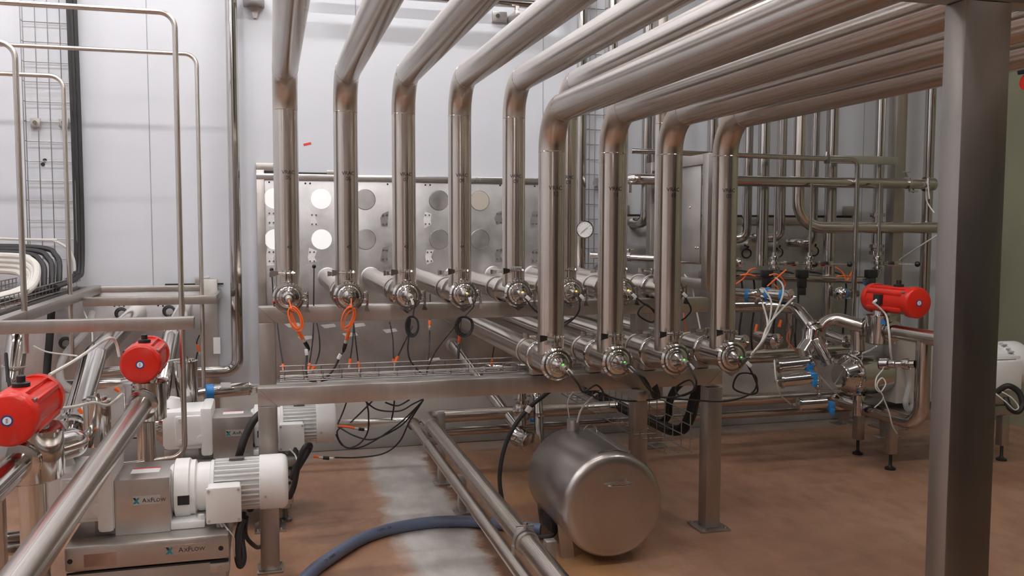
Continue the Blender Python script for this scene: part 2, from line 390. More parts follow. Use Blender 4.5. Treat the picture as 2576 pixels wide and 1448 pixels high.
# ------------------------------------------------------------------ transfer pipes
R0 = .0585
YB, YFR = 4.38, 3.70
ZH_B, ZH_F = 1.163, .905      # axis heights of the horizontal manifold pipes
ZO_B, ZO_F = 2.225, 2.0       # axis heights of the overhead runs
back_x = [.075 + .2825 * k for k in range(8)]
front_x = [1.190 + .281 * k for k in range(4)]
back_no = ['05', '06', '07', '08', '01', '02', '03', '04']
front_no = ['12', '11', '10', '09']
ROW = []
for k in range(8): ROW.append((back_x[k], YB, ZH_B, ZO_B, back_no[k], True, k))
for k in range(4): ROW.append((front_x[k], YFR, ZH_F, ZO_F, front_no[k], False, k))
for (x, y, zh, zo, no, isb, k) in ROW:
    rowname = 'rear' if isb else 'front'
    t = thing('transfer_pipe', 'steel riser marked VRAC %s, %s from left in the %s row, bending overhead' % (no, ORDN[k], rowname), 'pipe', (x, y, zh), 'steel risers bending overhead')
    B = .175
    MB().tube([(x, y, zh + R0 * .55), (x, y, zo - B)], R0, seg=32).build('riser', 'pipe', t)
    MB().sweep(fillet([V((x, y, zo - B)), V((x, y, zo)), V((x, y - B, zo))], B * .999, 14), R0, 32).build('elbow', 'bend_steel', t)
    MB().tube([(x, y - B, zo), (x, YF + .01, zo)], R0, seg=32).build('overhead_run', 'pipe', t)
    for q, ax in (((x, y, zo - B), (0, 0, 1)), ((x, y - B, zo), (0, 1, 0))):
        MB().ring(q, ax, R0 - .001, .0022, 32, 6).build('weld_seam', 'pipe_bright', t)
    zt = (1.742 if isb else 1.655)
    ang = math.atan2(-x, y) * .9 + (.18 if isb else .30)
    mt = MB().text('VRAC', .024, wrap(x, y, zt + .012, R0, ang)); mt.text(no, .026, wrap(x, y, zt - .014, R0, ang))
    mt.build('pen_marking', 'ink', t, label='handwritten black marking VRAC %s' % no)
    if isb and k < 4:
        MB().text(['41', '42', '43', '44'][k], .024, wrap(x, y, 1.40, R0, ang)).build('pen_number', 'ink', t)

    # horizontal manifold pipe from the wall plate
    t = thing('manifold_pipe', 'horizontal steel pipe from the wall plate to the VRAC %s riser' % no, 'pipe', (x, y, zh - R0), 'horizontal pipes from the wall plate')
    MB().tube([(x, y - .075, zh), (x, 5.915, zh)], R0, seg=32).build('pipe', 'pipe', t)
    MB().lathe((x, 5.925, zh), (0, -1, 0), [(0, .066), (.003, .066), (.006, R0 + .003), (.012, R0 + .001)], 32).build('wall_collar', 'plate', t)
    yc = y + .15
    mb = MB().lathe((x, yc - .014, zh), (0, 1, 0), [(0, R0), (.0, R0 + .010), (.009, R0 + .016), (.019, R0 + .016), (.028, R0 + .010), (.028, R0)], 32)
    mb.build('clamp_ring', 'polished', t)
    mb = MB().bb((x - .012, yc - .01, zh + R0 + .008), (x + .012, yc + .01, zh + R0 + .05), .003)
    mb.cyl((x - .055, yc, zh + R0 + .038), (x + .03, yc, zh + R0 + .038), .0065, seg=10)
    mb.prism([(x - .085, yc, zh + R0 + .026), (x - .05, yc, zh + R0 + .030), (x - .05, yc, zh + R0 + .046), (x - .085, yc, zh + R0 + .052)], (0, .006, 0))
    mb.build('clamp_bolt', 'polished', t)
    ys = y + .34
    mb = MB().ring((x, ys, zh), (0, 1, 0), R0 + .004, .0045, 32, 8)
    mb.cable([(x - .02, ys, zh - R0 - .003), (x + .0, ys, zh - R0 - .02), (x + .025, ys, zh - R0 - .03), (x + .04, ys, zh - R0 - .022)], .004, 6)
    mb.build('pipe_strap', 'sheet', t)
    zb = (1.109 if isb else .812)
    fy = (4.46 if isb else 3.91)
    if zh - R0 - zb > .012:
        MB().bb((x - .03, fy - .028, zb), (x + .03, fy + .028, zh - R0 + .008), .002).build('saddle', 'frame', t)

    # probe cap bolted to the front of the tee
    yf = y - .075
    t = thing('level_probe', 'conical clamped probe cap on the end of the VRAC %s pipe' % no, 'sensor', (x, yf, zh - .075), 'conical probe caps')
    mb = MB().lathe((x, yf, zh), (0, -1, 0), [(0, R0), (.0, .066), (.006, .073), (.022, .073), (.030, .064), (.030, .058)], 36)
    u = [(x + .073 * math.sin(a), yf - .006, zh - .073 * math.cos(a)) for a in (-.55, 0, .55)]
    mb.prism([(x - .038, yf - .004, zh - .061), (x, yf - .004, zh - .088), (x + .038, yf - .004, zh - .061), (x, yf - .004, zh - .05)], (0, -.02, 0))
    mb.build('clamp_ring', 'polished', t)
    MB().ring((x, yf - .029, zh), (0, 1, 0), .0600, .0020, 32, 6).build('gasket', 'dark_steel', t)
    MB().lathe((x, yf - .026, zh), (0, -1, 0), [(0, .058), (.004, .056), (.010, .047), (.0105, .042), (.018, .040), (.020, .033), (.034, .026), (.050, .019), (.058, .017), (.062, .0155), (.074, .015)], 32).build('cone', 'polished', t)
    MB().lathe((x, yf - .10, zh), (0, -1, 0), [(0, .0165), (.008, .0165), (.009, .0125), (.03, .0125), (.032, .009), (.042, .009)], 16).build('sensor', 'dark_steel' if k % 2 else 'sheet', t)
    led = 'led_orange' if isb else 'led_green'
    if not (isb and k < 3):
        MB().sphere((x - .004, yf - .112, zh + .012), .0042, 8, 6).build('led', led, t)
    mb = MB()
    zt2 = zh + .115
    mb.bb((x - .014, yf - .022, zh + .068), (x - .006, yf - .006, zt2 + .012), .002); mb.bb((x + .006, yf - .022, zh + .068), (x + .014, yf - .006, zt2 + .012), .002)
    mb.bb((x - .02, yf - .024, zh + .066), (x + .02, yf - .004, zh + .078), .003)
    mb.cyl((x - .045, yf - .014, zt2), (x + .032, yf - .014, zt2), .006, seg=10)
    mb.rcyl((x + .018, yf - .014, zt2), (x + .026, yf - .014, zt2), .010, .001, 6)
    mb.prism([(x - .078, yf - .016, zt2 - .018), (x - .046, yf - .016, zt2 - .009), (x - .034, yf - .016, zt2), (x - .046, yf - .016, zt2 + .009), (x - .078, yf - .016, zt2 + .014)], (0, .007, 0))
    mb.build('wing_bolt', 'polished', t)
    if isb:
        mb = MB(); xb = x + .088
        mb.bb((x + .066, yf - .022, zh + .012), (xb + .006, yf - .006, zh + .020), .002); mb.bb((x + .066, yf - .022, zh - .020), (xb + .006, yf - .006, zh - .012), .002)
        mb.cyl((xb, yf - .014, zh - .05), (xb, yf - .014, zh + .026), .0055, seg=10)
        mb.prism([(xb - .004, yf - .016, zh - .035), (xb + .012, yf - .016, zh - .075), (xb - .014, yf - .016, zh - .072)], (0, .007, 0))
        mb.build('side_bolt', 'polished', t)

# ------------------------------------------------------------------ frames carrying the pipes
def post(mb, x, y, z0, z1, w_=.08, d=.08): mb.bb((x - w_ / 2, y - d / 2, z0), (x + w_ / 2, y + d / 2, z1), .004)
def foot_plate(t, x, y, s_=.14, nm='foot_plate'):
    mb = MB().bb((x - s_ / 2, y - s_ / 2, 0), (x + s_ / 2, y + s_ / 2, .010), .002)
    for a in (-1, 1):
        for b_ in (-1, 1): mb.cyl((x + a * s_ * .37, y + b_ * s_ * .37, .01), (x + a * s_ * .37, y + b_ * s_ * .37, .02), .009, seg=6)
    mb.build(nm, 'frame', t)
t = thing('pipe_stand', 'low square tube stand under the front row of pipes', 'stand', (1.03, 3.91, 0))
xl, xr, ya = -.025, 2.095, 3.91
mb = MB(); post(mb, xl, ya, .01, .73); mb.build('post', 'frame', t)
mb = MB(); post(mb, xr, ya, .01, .715); mb.build('post', 'frame', t)
MB().bb((xl - .04, ya - .04, .729), (xr + .04, ya + .04, .810), .004).build('beam', 'frame', t)
foot_plate(t, xl, ya, .11); foot_plate(t, xr, ya, .16)
MB().bar((xl + .04, ya - .0405, .73), (xl - .038, ya - .0405, .808), .0016, .0012, 0).build('mitre_weld', 'pipe_bright', t)
MB().bar((xr - .04, ya - .0405, .73), (xr + .038, ya - .0405, .808), .0016, .0012, 0).build('mitre_weld', 'pipe_bright', t)
t = thing('pipe_stand', 'taller square tube stand under the rear row of pipes', 'stand', (1.0, 4.46, 0))
ya = 4.46; xr = 1.945
mb = MB(); post(mb, xl, ya, .01, 1.03); mb.build('post', 'frame', t)
mb = MB(); post(mb, xr, ya, .01, 1.03); mb.build('post', 'frame', t)
MB().bb((xl - .04, ya - .04, 1.029), (2.34, ya + .04, 1.109), .004).build('beam', 'frame', t)
foot_plate(t, xl, ya, .15); foot_plate(t, xr, ya, .15)
MB().bar((xl + .04, ya - .0405, 1.03), (xl - .038, ya - .0405, 1.107), .0016, .0012, 0).build('mitre_weld', 'pipe_bright', t)
t = tag(MB().bb((1.655, 3.80, .68), (1.700, 4.80, .728), .003).build('cross_tube', 'frame'), 'square tube stub reaching forward under the front beam', 'beam')
t = thing('overhead_stand', 'dark square post in the foreground carrying the overhead pipes', 'stand', (1.226, 1.325, 0))
MB().bb((1.172, 1.3, .01), (1.272, 1.35, 1.897), .003).build('post', 'post_steel', t)
MB().bb((-2.6, 1.3, 1.897), (2.9, 1.35, ZO_F - R0), .003).build('beam', 'frame', t)
foot_plate(t, 1.226, 1.325, .16)
for x in back_x: MB().bb((x - .025, 1.3, ZO_F - R0), (x + .025, 1.35, ZO_B - R0 + .002), .003).build('packer', 'frame', t)
post_l = MB(); post_l.bb((-2.6, 1.3, .01), (-2.5, 1.35, 1.897), .003); post_l.build('post', 'frame', t)
# ------------------------------------------------------------------ wall plates
def hole_plate(t, x0, x1, z0, z1, y, mat='plate'):
    MB().bb((x0, y, z0), (x1, y + .012, z1), .002).build('sheet', mat, t)
PY = 5.93
t = thing('wall_plate', 'large steel pass-through plate with round blanks behind the rear row of risers', 'panel', (.9, PY, .52))
hole_plate(t, -.05, 2.02, .50, 1.80, PY)
MB().bb((-.085, PY - .012, .50), (-.035, PY + .01, 1.86), .003).build('side_edge', 'sheet', t)
MB().bb((-.085, PY - .016, 1.80), (2.02, PY + .01, 1.838), .003).build('top_edge', 'disc', t)
MB().bb((-.085, PY, 1.838), (.45, PY + .012, 1.85), .001).build('gap_strip', 'slot', t)
MB().bb((-.086, PY, 1.855), (.06, PY + .012, 1.905), .002).build('tab', 'sheet', t)
MB().bb((.36, PY - .004, 1.842), (.55, PY + .012, 1.866), .002).build('tab', 'sheet', t)
for r_, z in enumerate((1.677, 1.413)):
    for c_, x in enumerate((.025, .322, .608, .86, 1.105, 1.389)):
        if c_ == 3: continue
        MB().lathe((x, PY + .002, z), (0, -1, 0), [(0, .066), (.004, .066), (.0055, .0645)], 36).build('blank', 'glowing_disc' if c_ < 2 else ('plate' if c_ < 5 or r_ else 'tan_disc'), t, label='glowing disc for an opening to a lit room' if c_ < 2 else 'dull grey round blank')
        if c_ >= 2: MB().ring((x, PY - .001, z), (0, 1, 0), .0675, .0016, 36, 6).build('blank_edge', 'dark_steel', t)
for (px, py) in ((790, 552), (968, 552), (1075, 552), (1255, 548), (1345, 552), (785, 645), (968, 640), (1080, 645), (1255, 640), (1345, 645), (683, 645), (683, 548)):
    c = P(px, py, PY)
    rnd = random.Random(px * 7 + py)
    jt = lambda q: rnd.uniform(-q, q)
    MB().prism([(c.x - .024 + jt(.008), PY - .0016, c.z - .05 + jt(.012)), (c.x + .022 + jt(.008), PY - .0016, c.z - .047 + jt(.014)), (c.x + .016 + jt(.008), PY - .0016, c.z + jt(.01)), (c.x + .026 + jt(.008), PY - .0016, c.z + .05 + jt(.012)), (c.x - .020 + jt(.008), PY - .0016, c.z + .047 + jt(.012)), (c.x - .028 + jt(.006), PY - .0016, c.z + jt(.01))], (0, .003, 0)).build('bolt_patch', 'scuff' if px in (968, 1255, 1345) else 'bright_scuff', t)
    for a in (-1, 1):
        for b_ in (-1, 1): MB().cyl((c.x + a * .013, PY - .006, c.z + b_ * .03), (c.x + a * .013, PY, c.z + b_ * .03), .0055, seg=8).build('bolt', 'dark_steel', t)
for (px, py) in ((768, 461), (780, 461), (975, 463), (1070, 465), (1082, 465), (1258, 466), (677, 458), (1345, 468)):
    c = P(px, py, PY); MB().cyl((c.x, PY - .003, c.z), (c.x, PY + .002, c.z), .006, seg=10).build('bolt', 'slot', t)
for (px, py) in ((735, 818), (825, 820), (900, 818), (980, 832), (1090, 905), (768, 850), (880, 842)):
    c = P(px, py, PY)
    MB().prism([(c.x - .05, PY - .0012, c.z + .01), (c.x + .04, PY - .0012, c.z + .016), (c.x + .055, PY - .0012, c.z - .004), (c.x - .02, PY - .0012, c.z - .014)], (0, .003, 0)).build('grind_mark', 'bright_scuff', t, label='bright ground patch')
t = thing('wall_plate', 'dull steel plate on the wall behind the valve rack at right', 'panel', (3.4, PY, .28))
hole_plate(t, 2.44, 4.38, .30, 1.52, PY)
MB().bb((2.40, PY - .014, 1.52), (4.40, PY + .01, 1.575), .003).build('top_edge', 'sheet', t)
MB().bb((2.40, PY, 1.575), (4.36, PY + .012, 1.592), .001).build('gap_strip', 'slot', t)
MB().bb((2.41, PY, 1.592), (2.50, PY + .012, 1.655), .002).build('tab', 'sheet', t)
MB().bb((4.28, PY, 1.592), (4.40, PY + .012, 1.665), .002).build('tab', 'sheet', t)
for px in (1895, 1970, 2050):
    c = P(px, 615, PY - .06)
    MB().cyl((c.x, PY - .06, c.z), (c.x, PY + .003, c.z), .05, seg=20).build('stub', 'sheet', t)
t = thing('wall_plate', 'soiled steel plate on the wall behind the pumps at left', 'panel', (-1.2, PY, .3))
hole_plate(t, -2.3, -.40, .30, 1.10, PY)
MB().bb((-.42, PY - .02, .30), (-.335, PY + .01, 1.16), .003).build('side_edge', 'sheet', t)
MB().bb((-2.3, PY - .012, 1.09), (-.335, PY + .01, 1.125), .003).build('top_edge', 'sheet', t)
MB().bb((-.65, PY, 1.125), (-.30, PY + .012, 1.135), .001).build('gap_strip', 'slot', t)
MB().bb((-.47, PY - .004, 1.127), (-.38, PY + .01, 1.18), .002).build('tab', 'sheet', t)
for (px, py) in ((288, 769), (300, 768), (312, 769), (398, 768), (410, 769)):
    c = P(px, py, PY); MB().cyl((c.x, PY - .003, c.z), (c.x, PY + .002, c.z), .006, seg=10).build('bolt', 'slot', t)
c = P(545, 870, PY - .03)
tag(MB().bb((c.x - .02, PY - .025, c.z - .05), (c.x + .022, PY - .0205, c.z + .055)).build('notice', 'tag_white'), 'small white blank notice on the edge of the left wall plate', 'notice')
# red tape and pen dots on the wall
c = P(773, 362, WY)
tag(MB().box((c.x, WY - .0015, c.z), (.05, .002, .014), 0, Matrix.Rotation(-.25, 3, 'Y')).build('tape', 'red_tape'), 'short strip of red tape stuck on the white wall', 'tape')
for (px, py, wd) in ((113, 403, 'upper'), (108, 413, 'lower')):
    c = P(px, py, WY); tag(MB().cyl((c.x, WY - .004, c.z), (c.x, WY, c.z), .012, seg=10).build('plug', 'slot'), 'tiny black plug in the white wall behind the wire tray, %s of two' % wd, 'plug')

# ------------------------------------------------------------------ thin bent service pipes at left
def vpt(px, py, y): return P(px, py, y)
def service(x, y, ztop, zbot, lab, tail):
    t = thing('service_pipe', lab, 'pipe', (x, y, min(zbot, zbot)), 'thin bent service pipes')
    pts = [(-3.9, y, ztop), (x, y, ztop), (x, y, zbot)] + tail
    MB().tube(pts, .0122, .065, 14).build('tube', 'pipe', t); return t
zA = P(400, 30, 4.2).z; zB = P(400, 132, 5.4).z; zC = P(25, 107, 4.2).z; zD = P(120, 190, 5.15).z
a1 = P(462, 1148, 4.2)
t = service(-.393, 4.2, zA, a1.z, 'tallest thin steel pipe bending down past the near pump', [P(285, 1172, 4.08)])
MB().lathe(P(292, 1171, 4.085), (P(285, 1172, 4.08) - P(292, 1171, 4.085)), [(0, .016), (.01, .016), (.012, .02), (.035, .02), (.037, .015), (.055, .015)], 14).build('union', 'polished', t)
b1 = P(512, 1025, 5.4)
service(-.393, 5.4, zB, b1.z, 'thin steel pipe bending down behind the second pump', [b1 + V((-.04, -.25, -.0))])
service(-1.03, 4.2, zC, .95, 'thin steel pipe with a low bend at the far left edge', [])
service(-1.04, 5.15, zD, .78, 'thin steel pipe bending down in front of the wire tray', [])
# wall pipe with elbow
xw = P(590, 500, 5.84).x; zl = P(540, 935, 5.84).z
t = thing('wall_pipe', 'steel pipe down the white wall with an elbow at its foot', 'pipe', (xw, 5.84, zl))
MB().tube([(xw, 5.84, ZC), (xw, 5.84, zl), (P(440, 938, 5.84).x, 5.84, zl)], .036, .08, 24).build('tube', 'pipe_bright', t)
for z in (3.2,): MB().bb((xw - .045, 5.80, z), (xw + .045, WY, z + .03), .003).build('bracket', 'sheet', t)

# ------------------------------------------------------------------ wire tray up the wall + black cables
x0, x1 = P(62, 300, 5.9).x, P(186, 300, 5.9).x
t = thing('cable_tray', 'upright wire mesh cable tray on the wall at left', 'cable tray', ((x0 + x1) / 2, 5.9, 1.2))
zb, zt = 1.16, ZC
mb = MB()
nl = 5
for k in range(nl): x = x0 + (x1 - x0) * k / (nl - 1); mb.cyl((x, 5.925, zb), (x, 5.925, zt), .003, seg=6)
for x in (x0, x1):
    mb.cyl((x, 5.875, zb), (x, 5.875, zt), .003, seg=6)
z = zb + .02
while z < zt:
    mb.tube([(x0, 5.872, z), (x0, 5.930, z), (x1, 5.930, z), (x1, 5.872, z)], .003, 0, 6); z += .118
mb.build('mesh', 'wire', t)
for px in (88, 160):
    c = P(px, 308, 5.915); MB().bb((c.x - .028, 5.915, c.z - .028), (c.x + .028, 5.94, c.z + .028), .004).build('clip', 'sheet', t)
    MB().cyl((c.x, 5.905, c.z), (c.x, 5.92, c.z), .012, seg=12).build('clip_bolt', 'polished', t)
for k, dx in enumerate((.012, .030, .05)):
    x = x1 - .02 + dx
    tag(MB().cable([(x, 5.88, ZC), (x, 5.87, 3.2), (x + .004, 5.88, 2.0), (x, 5.87, 1.3), (x - .005, 5.72, 1.19), (x - .03, 5.3, 1.165)], .012, 8).build('power_cable', 'rubber'),
        'black power cable up the right edge of the wall wire tray', 'cable', 'black cables in the upright wire tray')
xr_ = P(198, 300, 5.9).x
t = tag(MB().tube([(xr_, 5.90, ZC), (xr_, 5.90, 1.2)], .007, 0, 8).build('conduit', 'tag_grey'), 'slim grey conduit beside the black wall cables', 'conduit')
# sloping-away wire tray at left
xa, xb = -1.48, -1.15; zt_ = 1.13
t = thing('cable_tray', 'level wire mesh cable tray coming forward from the wall at left', 'cable tray', (xa, 4.8, zt_))
mb = MB()
for k in range(5): mb.cyl((xa + (xb - xa) * k / 4, 1.4, zt_), (xa + (xb - xa) * k / 4, 5.9, zt_), .003, seg=6)
for x in (xa, xb):
    mb.cyl((x, 1.4, zt_ + .028), (x, 5.9, zt_ + .028), .003, seg=6); mb.cyl((x, 1.4, zt_ + .055), (x, 5.9, zt_ + .055), .0035, seg=6)
y = 1.45
while y < 5.9:
    mb.tube([(xa, y, zt_ + .055), (xa, y, zt_), (xb, y, zt_), (xb, y, zt_ + .055)], .003, 0, 6); y += .075
mb.build('mesh', 'wire', t)
MB().bb((xb - .01, 1.4, zt_ - .03), (xb + .01, 5.92, zt_ - .008), .002).build('support_rail', 'dark_steel', t)
hs = [(.14, .030, 'rubber', 1), (.19, .045, 'rubber', 1), (.23, .07, 'rubber', 1), (.27, .055, 'rubber', 1)]
for k in range(5):
    dy = k * .05; zk = P(60, 622 + k * 7, 5.6).z; xe = P(148 - k * 14, 640, 5.55).x
    pts = [(-3.0, 5.72 - dy, zk), (-2.0, 5.70 - dy, zk + .005), (xe - .16, 5.66 - dy, zk), (xe - .03, 5.62 - dy, zk - .05), (xe, 5.55 - dy, zk - .14), (xe, 5.45 - dy, zk - .24), (xe - .01, 5.1 - dy, zt_ + .03), (xe - .02, 4.2, zt_ + .028), (xe - .02, 1.5, zt_ + .028)]
    tag(MB().cable(pts, .016, 10).build('power_cable', 'rubber'), 'thick black cable curving down into the level wire tray', 'cable', 'black cables curving into the wire tray')
for k in range(4):
    xe = P(116 - k * 7, 660, 5.2).x; zk = P(10, 642 + k * 12, 5.2).z
    pts = [(-3.0, 5.32 - k * .03, zk), (-2.0, 5.30 - k * .03, zk), (xe - .20, 5.24, zk - .005), (xe - .06, 5.16, zk - .03), (xe, 5.0, zk - .09 + k * .01), (xe + .0, 4.8, zt_ + .05), (xe - .04, 4.3, zt_ + .035), (xe - .05, 1.5, zt_ + .035)]
    tag(MB().cable(pts, .019, 10).build('hose', 'hose_white'), 'cream hose curving round into the level wire tray', 'hose', 'cream hoses curving into the wire tray')
pts = [(-3.0, 5.84, 1.47), P(70, 602, 5.84), P(130, 604, 5.84), P(170, 625, 5.84), P(186, 655, 5.84), P(188, 690, 5.84)]
tag(MB().cable(pts, .008, 8).build('air_hose', 'white_tube'), 'pale air hose arching over the black cables by the wall', 'hose')

# ------------------------------------------------------------------ pump rail frame at left
t = thing('pump_rail_frame', 'horizontal square tube frame above the pumps at left', 'frame', (-1.0, 4.5, 0))
zt1 = 1.133
MB().bb((-1.02, 3.75, zt1 - .05), (-.305, 3.80, zt1), .003).build('rail', 'frame', t)
MB().bb((-1.02, 5.35, zt1 - .083), (-.31, 5.40, zt1 - .033), .003).build('rail', 'frame', t)
MB().bb((-1.07, 3.75, zt1 - .05), (-1.02, 5.92, zt1), .003).build('rail', 'frame', t)
MB().bb((-1.07, 3.75, 0), (-1.02, 3.80, zt1 - .05), .003).build('post', 'frame', t)
MB().bb((-.36, 5.40, zt1 - .08), (-.31, 5.93, zt1 - .036), .003).build('rail', 'frame', t)
# ------------------------------------------------------------------ pumps at left
def flat_text(mb, body, size, c, ux, uz, depth=.0004):
    c, ux, uz = V(c), V(ux).normalized(), V(uz).normalized(); n_ = ux.cross(uz)
    return mb.text(body, size, lambda u, v, d: c + ux * u + uz * v + n_ * d, depth)
def small_caps(size, x0, y0, cz):
    mb = MB(); x = x0
    for ch, k in (('A', 1), ('X', .78), ('F', 1), ('L', .78), ('O', .78), ('W', .78)):
        one = MB().text(ch, size * k, lambda u, v, d: (u, v, d)); lo = min(q.x for q in one.v); hi = max(q.x for q in one.v)
        base = len(mb.v); zb_ = -size * .34
        b0 = min(q.y for q in one.v)
        mb.v += [V((x + q.x - lo, y0 - q.z, cz + zb_ + q.y - b0)) for q in one.v]
        for f in one.f: mb.face([base + i for i in f])
        x += hi - lo + size * .07
    return mb
def maker_label(t, cx, yf, cz, w_, h_, mat='tag_grey'):
    lb = MB().bb((cx - w_ / 2, yf - .0015, cz - h_ / 2), (cx + w_ / 2, yf + .001, cz + h_ / 2)).build('label_plate', mat, t, label='maker plate lettered AxFlow with a teal cross')
    s_ = h_ * .36; x0 = cx - w_ * .37; y0 = yf - .002
    MB().prism([(x0 - s_, y0, cz + s_), (x0 - s_ * .25, y0, cz + s_), (x0 + s_ * .0, y0, cz + .35 * s_), (x0 - s_ * .45, y0, cz + .05 * s_)], (0, .001, 0)).build('logo_wing', 'ink', lb)
    MB().prism([(x0 + s_ * .35, y0, cz - .05 * s_), (x0 + s_ * .0, y0, cz - .4 * s_), (x0 + s_ * .35, y0, cz - s_), (x0 + s_ * 1.05, y0, cz - s_)], (0, .001, 0)).build('logo_wing', 'teal', lb)
    MB().prism([(x0 + s_, y0, cz + s_ * .9), (x0 + .3 * s_, y0, cz + s_ * .9), (x0 - s_ * 1.1, y0, cz - s_), (x0 - s_ * .2, y0, cz - s_)], (0, .001, 0)).build('logo_bar', 'teal', lb)
    small_caps(h_ * .70, cx - w_ * .16, y0, cz).build('lettering', 'ink', lb)
def pump_set(dx, y, dz, which, near):
    X = lambda x: x + dx
    za = .495 + dz; zb = .372 + dz
    # base
    t = thing('pump_skid', 'folded steel base carrying the %s pump' % which, 'pump base', (X(-.44), y, 0))
    yf = y - .225
    mb = MB(); mb.bb((X(-.72), yf, zb - .092), (X(-.165), y + .18, zb), .012)
    mb.build('bed_plate', 'sheet', t)
    MB().bb((X(-.70), yf + .02, zb - .24), (X(-.18), y + .16, zb - .10), .004).build('lower_box', 'sheet', t)
    MB().bb((X(-.715), yf + .012, zb - .104), (X(-.17), yf + .021, zb - .098)).build('shadow_gap', 'slot', t)
    MB().bb((X(-.235), yf - .004, zb - .14), (X(-.165), yf + .03, zb - .105), .003).build('foot_bracket', 'sheet', t)
    MB().lathe((X(-.20), yf - .004, zb - .122), (0, -1, 0), [(0, .009), (.006, .009)], 8).build('bolt', 'polished', t)
    for xx in (-.70, -.195): MB().cyl((X(xx), yf - .001, zb - .05), (X(xx), yf + .002, zb - .05), .009, seg=14).build('hole', 'slot', t)
    for xx in (-.66, -.22):
        for yy in (yf + .08, y + .10):
            lg = MB().bb((X(xx) - .025, yy - .025, .07), (X(xx) + .025, yy + .025, zb - .24), .003).build('leg', 'frame', t)
            MB().lathe((X(xx), yy, 0), (0, 0, 1), [(0, .032), (.012, .032), (.02, .014), (.075, .010)], 16).build('levelling_foot', 'dark_steel', lg)
    if near:
        maker_label(t, X(-.318), yf, zb - .042, .145, .036, 'sheet')
        MB().bb((X(-.655), yf - .0012, zb - .075), (X(-.55), yf + .001, zb - .03)).build('old_label', 'rust_label', t)
    # bearing bracket white
    t = thing('gear_pump', 'white painted pump gear case of the %s pump' % which, 'pump', (X(-.69), y, zb))
    mb = MB(); mb.bb((X(-.80), y - .14, zb + .05), (X(-.57), y + .10, zb + .25), .028)
    mb.build('gear_case', 'white_paint', t)
    MB().bb((X(-.74), y - .15, zb + .075), (X(-.60), y - .13, zb + .225), .012).build('cover', 'white_paint', t)
    for (a, b_) in ((-.715, .10), (-.715, .205), (-.585, .095), (-.585, .215)):
        MB().cyl((X(a), y - .158, zb + b_), (X(a), y - .138, zb + b_), .010, seg=6).build('bolt', 'white_paint', t)
    MB().lathe((X(-.618), y - .148, zb + .105), (0, -1, 0), [(0, .024), (.006, .024), (.007, .018), (.010, .018)], 20).build('sight_plug', 'white_paint', t)
    MB().bb((X(-.62), y - .16, zb + .02), (X(-.565), y + .11, zb + .262), .014).build('flange', 'white_paint', t)
    MB().lathe((X(-.76), y - .03, zb + .25), (.25, 0, 1), [(0, .05), (.01, .048), (.035, .030), (.05, .026)], 18).build('breather', 'white_paint', t)
    MB().lathe((X(-.80), y - .02, zb + .15), (-1, 0, 0), [(0, .085), (.02, .085), (.024, .07), (.05, .066)], 24).build('rotor_case', 'polished', t)
    MB().lathe((X(-.80), y - .08, zb + .235), (-1, 0, 0), [(0, .018), (.02, .018), (.022, .012), (.04, .012)], 12).build('plug', 'black', t)
    for xx in (-.76, -.60):
        MB().bb((X(xx) - .035, y - .12, zb), (X(xx) + .035, y + .08, zb + .055), .003).build('pedestal', 'sheet' if xx < -.7 else 'dark_steel', t)
    # guard
    t = thing('coupling_guard', 'folded steel coupling guard with maker sticker on the %s pump' % which, 'guard', (X(-.47), y, zb))
    MB().bb((X(-.565), y - .14, zb), (X(-.375), y + .11, zb + .205), .003).build('shell', 'sheet', t)
    maker_label(t, X(-.455), y - .14, zb + .125, .095, .032, 'tag_grey')
    MB().bb((X(-.52), y - .06, zb + .2045), (X(-.42), y + .0, zb + .2062)).build('warning_sticker', 'tag_white', t, label='white warning sticker with red rim')
    MB().bb((X(-.52), y - .002, zb + .205), (X(-.42), y + .012, zb + .2066)).build('sticker_edge', 'label_red', t)
    # motor
    t = thing('gear_motor', 'white finned electric motor driving the %s pump' % which, 'motor', (X(-.16), y, zb))
    mb = MB(); ax = (X(-.385), y, za)
    mb.lathe(ax, (1, 0, 0), [(0, .085), (.008, .092), (.012, .092), (.02, .112), (.07, .112), (.076, .104), (.092, .104), (.097, .09)], 36); mb.build('gear_flange', 'white_paint', t)
    mb = MB(); mb.bb((X(-.365), y - .055, zb + .03), (X(-.30), y + .055, za - .03), .008); mb.build('stem', 'white_paint', t)
    MB().bb((X(-.40), y - .13, zb), (X(-.255), y + .11, zb + .028), .006).build('foot', 'white_paint', t)
    for xx in (-.385, -.27): MB().cyl((X(xx), y - .11, zb + .028), (X(xx), y - .11, zb + .046), .012, seg=6).build('bolt', 'white_paint', t)
    MB().bb((X(-.352), y - .1145, za - .035), (X(-.310), y - .105, za - .0), .001).build('rating_plate', 'black', t)
    MB().lathe((X(-.29), y, za), (1, 0, 0), [(0, .086), (.01, .092), (.05, .092), (.055, .098), (.065, .098)], 36).build('adapter', 'white_paint', t)
    body = MB().lathe((X(-.226), y, za), (1, 0, 0), [(0, .086), (.175, .086)], 36).build('stator', 'white_paint', t)
    for k in range(30):
        a = 2 * PI * k / 30; u = V((0, math.cos(a), math.sin(a)))
        c = V((X(-.14), y, za)) + u * .092
        MB().box(c, (.165, .004, .018), 0, Matrix.Rotation(a - PI / 2, 3, 'X')).build('fin', 'white_paint', body)
    cap = [(0, .104), (.002, .106), (.085, .106), (.098, .101), (.106, .09), (.108, .08)]
    MB().lathe((X(-.058), y, za), (1, 0, 0), cap, 40).build('fan_cover', 'white_paint', t)
    MB().cyl((X(-.035), y - .108, za - .03), (X(-.035), y - .10, za - .03), .005, seg=8).build('screw', 'polished', t)
    tb = MB().bb((X(-.245), y - .165, za - .095), (X(-.125), y - .085, za + .035), .010).build('terminal_box', 'white_paint', t)
